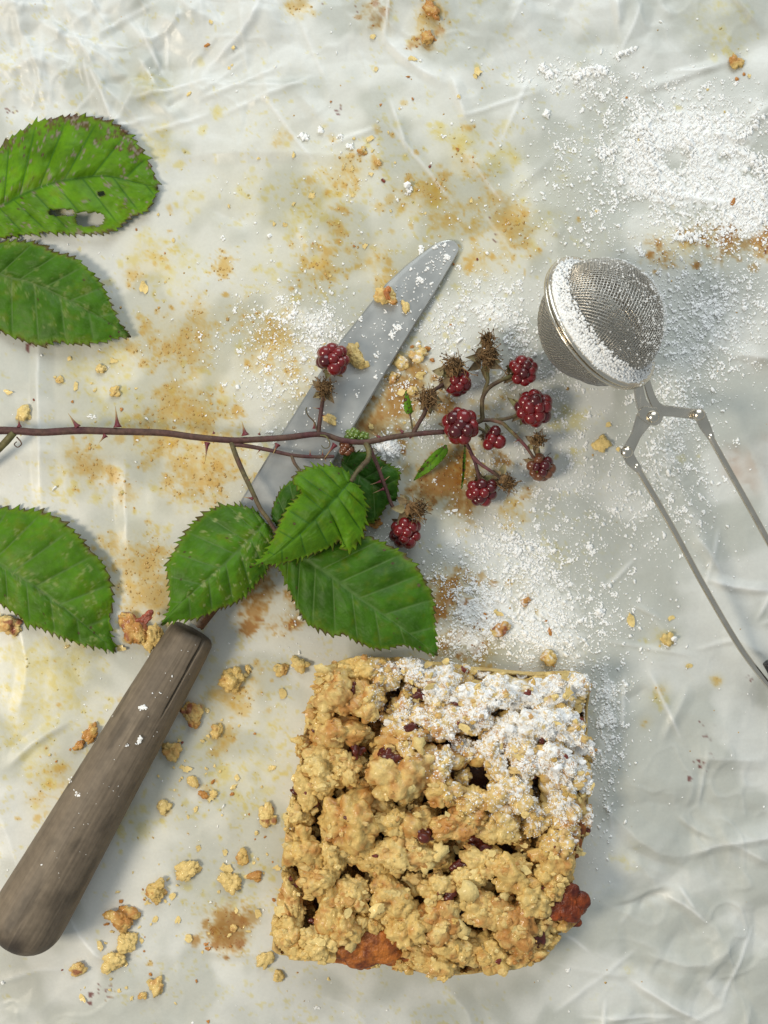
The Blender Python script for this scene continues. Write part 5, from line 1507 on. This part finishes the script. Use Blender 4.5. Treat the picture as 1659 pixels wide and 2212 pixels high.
leaf("leaf", [(1004, 960), (1003, 990), (1001, 1025), (997, 1056)], [(1004, 960), (1000, 990), (999, 1025), (996, 1056)], [(1005, 960), (1006, 990), (1003, 1025), (998, 1056)],
     [8, 7, 5, 3], .3, 312, sprig, 0, 0, 3, .5, .5, 1.0, (), .2, nu=60, nv=6, label="thin curled bract", relief=.3)

# ------------------------------------------------------------------ loose crumbs
CR = "crumbs fallen from the cake"
CRUMBS = [  # u, v, radius, stretch, turn, toast, pale, z0 (mm), label
    (502, 1468, 31, 1.0, 0, .45, .4, 0, "large round golden crumb in the shade right of the handle's top end"),
    (648, 1436, 21, 1.05, 20, .25, .8, 0, "pale yellow crumb left of the cake's upper left corner"),
    (606, 1447, 16, 1.1, 40, .4, .6, 0, "small crumb touching the left side of a pale yellow crumb near the cake corner"),
    (414, 1543, 28, 1.5, 60, .55, .5, 0, "long crumb with reddish skin tucked against the right of the handle"),
    (372, 1621, 22, 1.2, 70, .45, .5, 0, "tan crumb lying just right of the handle below the reddish one"),
    (468, 1580, 17, 1.2, 80, .5, .4, 0, "oval golden crumb beside an amber grease spot right of the handle"),
    (354, 1743, 17, 1.3, -30, .15, .8, 0, "pale crumb at the edge of the handle's shadow"),
    (417, 1687, 15, 1.5, 60, .35, .5, 0, "oval yellow crumb above a little orange crumb"),
    (440, 1718, 11, 1.2, 30, .9, .1, 0, "small orange crumb between two yellow crumbs right of the handle"),
    (463, 1716, 10, 1.3, -30, .2, .6, 0, "small yellow crumb right of the orange one"),
    (573, 1768, 25, 1.4, 80, .35, .9, 0, "upright beige crumb with a red skin tip left of the cake"),
    (523, 1852, 18, 1.3, 70, .55, .3, 0, "golden crumb above a ragged yellow one left of the cake"),
    (497, 1910, 26, 1.2, 30, .3, .7, 0, "ragged pale yellow crumb left of the cake's lower half"),
    (552, 1891, 15, 1.2, 0, .7, .2, 0, "little toasted crumb nearest the cake's left side"),
    (405, 1883, 27, 1.5, -25, .15, .7, 0, "flat lemon yellow crumb between handle and cake"),
    (334, 1924, 27, 1.1, 20, .55, .4, 0, "knobbly golden crumb below the end of the handle's shadow"),
    (265, 1985, 30, 1.3, 20, .75, .3, 0, "wide orange-brown crumb right of the handle's rounded end"),
    (270, 2037, 27, 1.2, 60, .2, .7, 0, "upper of two joined pale crumbs below the orange-brown crumb"),
    (246, 2080, 25, 1.2, -20, .2, .8, 0, "lower of two joined pale crumbs near the bottom left"),
    (168, 2094, 17, 1.4, -30, .45, .6, 0, "crumb with a dark red edge below the handle's rounded end"),
    (340, 2132, 19, 1.3, -50, .4, .6, 0, "cream crumb nearest the bottom edge, left of the middle"),
    (308, 2150, 11, 1.3, 0, .6, .3, 0, "small golden crumb against the bottom cream crumb"),
    (290, 1362, 40, 1.4, 55, .75, .4, 0, "big orange wedge of crumble left of the handle's top end"),
    (330, 1375, 30, 1.2, 60, .45, .5, 0, "yellow crumb wedged between the orange wedge and the handle"),
    (18, 1345, 27, 1.1, 0, .55, .9, 0, "pinkish crumb at the left edge under the leaf tip side"),
    (50, 892, 19, 1.1, 40, .35, .9, 0, "pale crumb at the left edge just above the main stem"),
    (248, 847, 13, 1.0, 0, .3, .5, 0, "small round yellow crumb above the main stem"),
    (128, 820, 9, 1.0, 0, .5, .5, 0, "tiny round crumb left of the small yellow one above the stem"),
    (215, 798, 12, 1.2, 0, .2, .8, 0, "pale flat crumb below the dark pointed leaf"),
    (762, 762, 25, 1.3, 60, .12, .6, 4.6, "lemon yellow crumb on the blade touching the upright berry"),
    (777, 783, 17, 1.1, 0, .35, .6, 4.6, "small round crumb joined to the lemon yellow crumb on the blade"),
    (833, 641, 25, 1.2, 20, .45, .5, 2.8, "crumb holding an orange nut piece near the blade's tip"),
    (877, 664, 13, 1.4, 60, .2, .8, 2.8, "small pale crumb right of the nutty crumb on the blade"),
    (712, 906, 15, 1.5, 40, .15, .8, 6.0, "pale yellow crumb on the blade just above the main stem"),
    (867, 781, 21, 1.1, 30, .4, .8, 0, "left of two sugary crumbs beside the blade's right edge"),
    (904, 768, 19, 1.0, 10, .4, .8, 0, "square sugary crumb right of its twin beside the blade"),
    (848, 815, 14, 1.2, 0, .6, .4, 0, "brown crumb below the two sugary crumbs"),
    (1299, 962, 20, 1.2, 20, .2, .8, 0, "pale yellow crumb left of the sieve's lower rivet"),
    (1589, 136, 18, 1.0, 0, .6, .3, 0, "round amber crumb alone near the top right corner"),
    (812, 1131, 13, 1.2, 0, .9, .1, 0, "orange crumb between the front leaf and a berry"),
    (1186, 1415, 21, 1.2, 20, .55, .6, 0, "tan sugared crumb just above the cake's top edge"),
    (1079, 1358, 19, 1.2, 0, .55, .9, 0, "pinkish crumb among icing sugar above the cake"),
    (1134, 1300, 11, 1.1, 0, .8, .3, 0, "small orange crumb in the sugar halfway between berries and cake"),
    (782, 326, 11, 1.2, 60, .5, .4, 0, "golden crumb beside a white sugar clump in the upper middle"),
    (817, 352, 8, 1.3, 40, .5, .4, 0, "smaller golden crumb below right of the upper middle one"),
    (195, 1586, 20, 1.5, -50, .85, .2, 0, "orange crumb touching the left side of the handle"),
    (172, 1612, 14, 1.4, -20, .9, .1, 0, "flat orange crumb lower left of the one touching the handle"),
    (573, 2072, 21, 1.2, -30, .2, .8, 0, "pale crumb broken off at the cake's lower left corner"),
    (603, 2105, 15, 1.4, 60, .3, .6, 0, "crumb under the cake's lower left corner"),
    (536, 1443, 9, 1.5, 80, .5, .3, 0, "thin yellow sliver right of the large round crumb"),
    (1440, 1382, 17, 1.2, 60, .3, .6, 0, "yellow crumb by the left wire of the sieve handle"),
    (936, 24, 20, 1.4, 40, .85, .2, 0, "amber crumb at the top edge"),
    (922, 82, 17, 1.3, -40, .75, .3, 0, "ragged brown crumb below the amber one at the top edge"),
    (888, 845, 12, 1.2, 0, .35, .6, 0, "small crumb among sugar left of the withered star-shaped flower"),
    (506, 2005, 9, 1.2, 0, .4, .7, 0, "tiny beige crumb on the brown smear left of the cake's base"),
]
for k, (u, v, r, st, ang, toast, pale, z0, lab) in enumerate(CRUMBS):
    vv, ff, rel, d = lump(r * S * 1.02 / math.sqrt(st), 700 + k, 4 if r > 22 else 3, 10, 60, .55, st, -math.radians(ang), 1.35)
    h0 = .55 * r * S * .8
    x_, y_ = (u - 829.5) * S, -(v - 1106) * S
    zb = float(paper_z(x_, y_)) if z0 == 0 else z0 / 1000 * 1.0 + .0006
    c = P(u, v, zb + h0 * .7)
    w = vv + c
    w[:, 2] = np.maximum(w[:, 2], zb - .0002)
    col = crumb_colour(w, rel, 700 + k, toast, pale)
    if lab.startswith(("long crumb with red", "upright beige", "pinkish", "crumb with a dark", "big orange")):
        rm = sstep(.60, .70, noise3(w / .0022, 31 + k))[:, None]
        col = col + (np.array((.24, .05, .03)) - col) * rm * .8
    if "sugar" in lab and k > 30:
        col = col + (SUGARC - col) * (sstep(.55, .68, noise3(w / .0008, 41)) * np.clip(d[:, 2], 0, 1))[:, None] * .85
    o = mesh_obj("cake_crumb", w, ff, M_crumb, None, c * [1, 1, 0] + [0, 0, zb], col)
    tag(o, lab, "crumb", CR)


def nut_piece(u, v, z, r, st, ang, seed, label, colr):
    c = P(u, v, z)
    vv, ff, rel, d = lump(r * S, seed, 3, 7, 14, .6, st, -math.radians(ang), .5)
    cc = np.asarray(colr) * (.7 + .6 * noise3(vv / .0012 + 7, seed))[:, None]
    o = mesh_obj("nut_piece", vv + c, ff, M_caramel, None, c, cc)
    tag(o, label, "nut piece")


nut_piece(313, 1335, .0085, 16, 1.5, -35, 811, "red-brown almond skin chip on top of the orange crumble wedge", (.28, .06, .03))
nut_piece(835, 634, .0078, 12, 1.5, 75, 812, "glossy orange nut chip on the crumb near the blade's tip", (.42, .14, .03))

# little bits too many and too small to single out
g = np.random.default_rng(93)
sp = Soup()
big_ = [(c_[0], c_[1]) for c_ in CRUMBS if c_[7] == 0]
for k in range(330):
    if k < 190:
        bu_, bv_ = big_[int(g.integers(len(big_)))]; u, v = bu_ + g.normal(0, 38), bv_ + g.normal(0, 38)
    elif k < 265:
        u, v = g.normal(450, 130), g.normal(1780, 190)
    else:
        u, v = g.normal(800, 330), g.normal(420, 200)
    if in_poly([u], [v], CAKE + (CAKE - CAKE.mean(0)) * .03)[0] or not (-20 < u < 1680 and -20 < v < 2230): continue
    x_, y_ = (u - 829.5) * S, -(v - 1106) * S
    q_ = np.array([u, v]); tpar = float(np.clip((q_ - ha) @ (hb - ha) / ((hb - ha) @ (hb - ha)), 0, 1))
    if np.linalg.norm(q_ - ha - (hb - ha) * tpar) < 88: continue
    r = math.exp(g.normal(math.log(3.9), .32))
    vv, ff, rel, d = lump(r * S, 5000 + k, 1, 5, 8, .5, g.uniform(1, 1.7), g.uniform(0, 3), 1.3)
    cc = (PALE, CREAM, TOAST, CREAM)[k % 4] * g.uniform(.85, 1.1) if k % 23 else np.array((.20, .04, .02))
    if k % 4 == 0:
        vv, ff, cc = flake(u, v, 0, r * 1.3, 5500 + k, CREAM * g.uniform(.85, 1.05))
        sp.add(vv + [0, 0, float(paper_z(x_, y_)) + r * S * .3], ff, cc)
        continue
    sp.add(vv + [x_, y_, float(paper_z(x_, y_)) + r * S * .25], ff, cc)
o = sp.obj("crumb_bits", M_crumb, None, (0, 0, 0), smooth=False)
tag(o, "tiny pale and toasted cake bits strewn around the larger crumbs on the paper", "crumbs", kind="stuff")

# dust-fine crumbs trodden into the grease: nobody could count them
g = np.random.default_rng(91)
fa = (mA * 1.0 + mB * .7 + mY * .35) ** 1.5 + .0012
pr = fa.ravel() * ((np.abs(X) < .146) & (np.abs(Y) < .193)).ravel() * (flat < .9).ravel()
pk = g.choice(len(pr), 2000, p=pr / pr.sum())
px_, py_ = X.ravel()[pk] + g.uniform(-.0003, .0003, len(pk)), Y.ravel()[pk] + g.uniform(-.0003, .0003, len(pk))
v0, f0 = ico(1); n = len(pk); m = len(v0)
r_ = np.exp(g.normal(math.log(1.6), .35, n)) * S
vv = v0[None] * g.uniform(.6, 1.3, (n, m, 1)) * r_[:, None, None] * np.array([1, 1, .35])
vv = vv + np.stack([px_, py_, paper_z(px_, py_) + r_ * .05], 1)[:, None]
ca_ = np.where((mY.ravel()[pk] > mA.ravel()[pk])[:, None], np.array((.62, .50, .20)), np.array((.54, .33, .10))) * g.uniform(.8, 1.15, (n, 1))
ca_ = np.where((mB.ravel()[pk] > .3)[:, None], np.array((.40, .19, .06)), ca_)
o = mesh_obj("crumb_dust", vv.reshape(-1, 3), (f0[None] + (np.arange(n) * m)[:, None, None]).reshape(-1, 3), M_crumb, None, (0, 0, 0), np.repeat(ca_, m, 0))
tag(o, "fine golden crumb dust sprinkled over the greasy baking paper", "crumbs", kind="stuff")
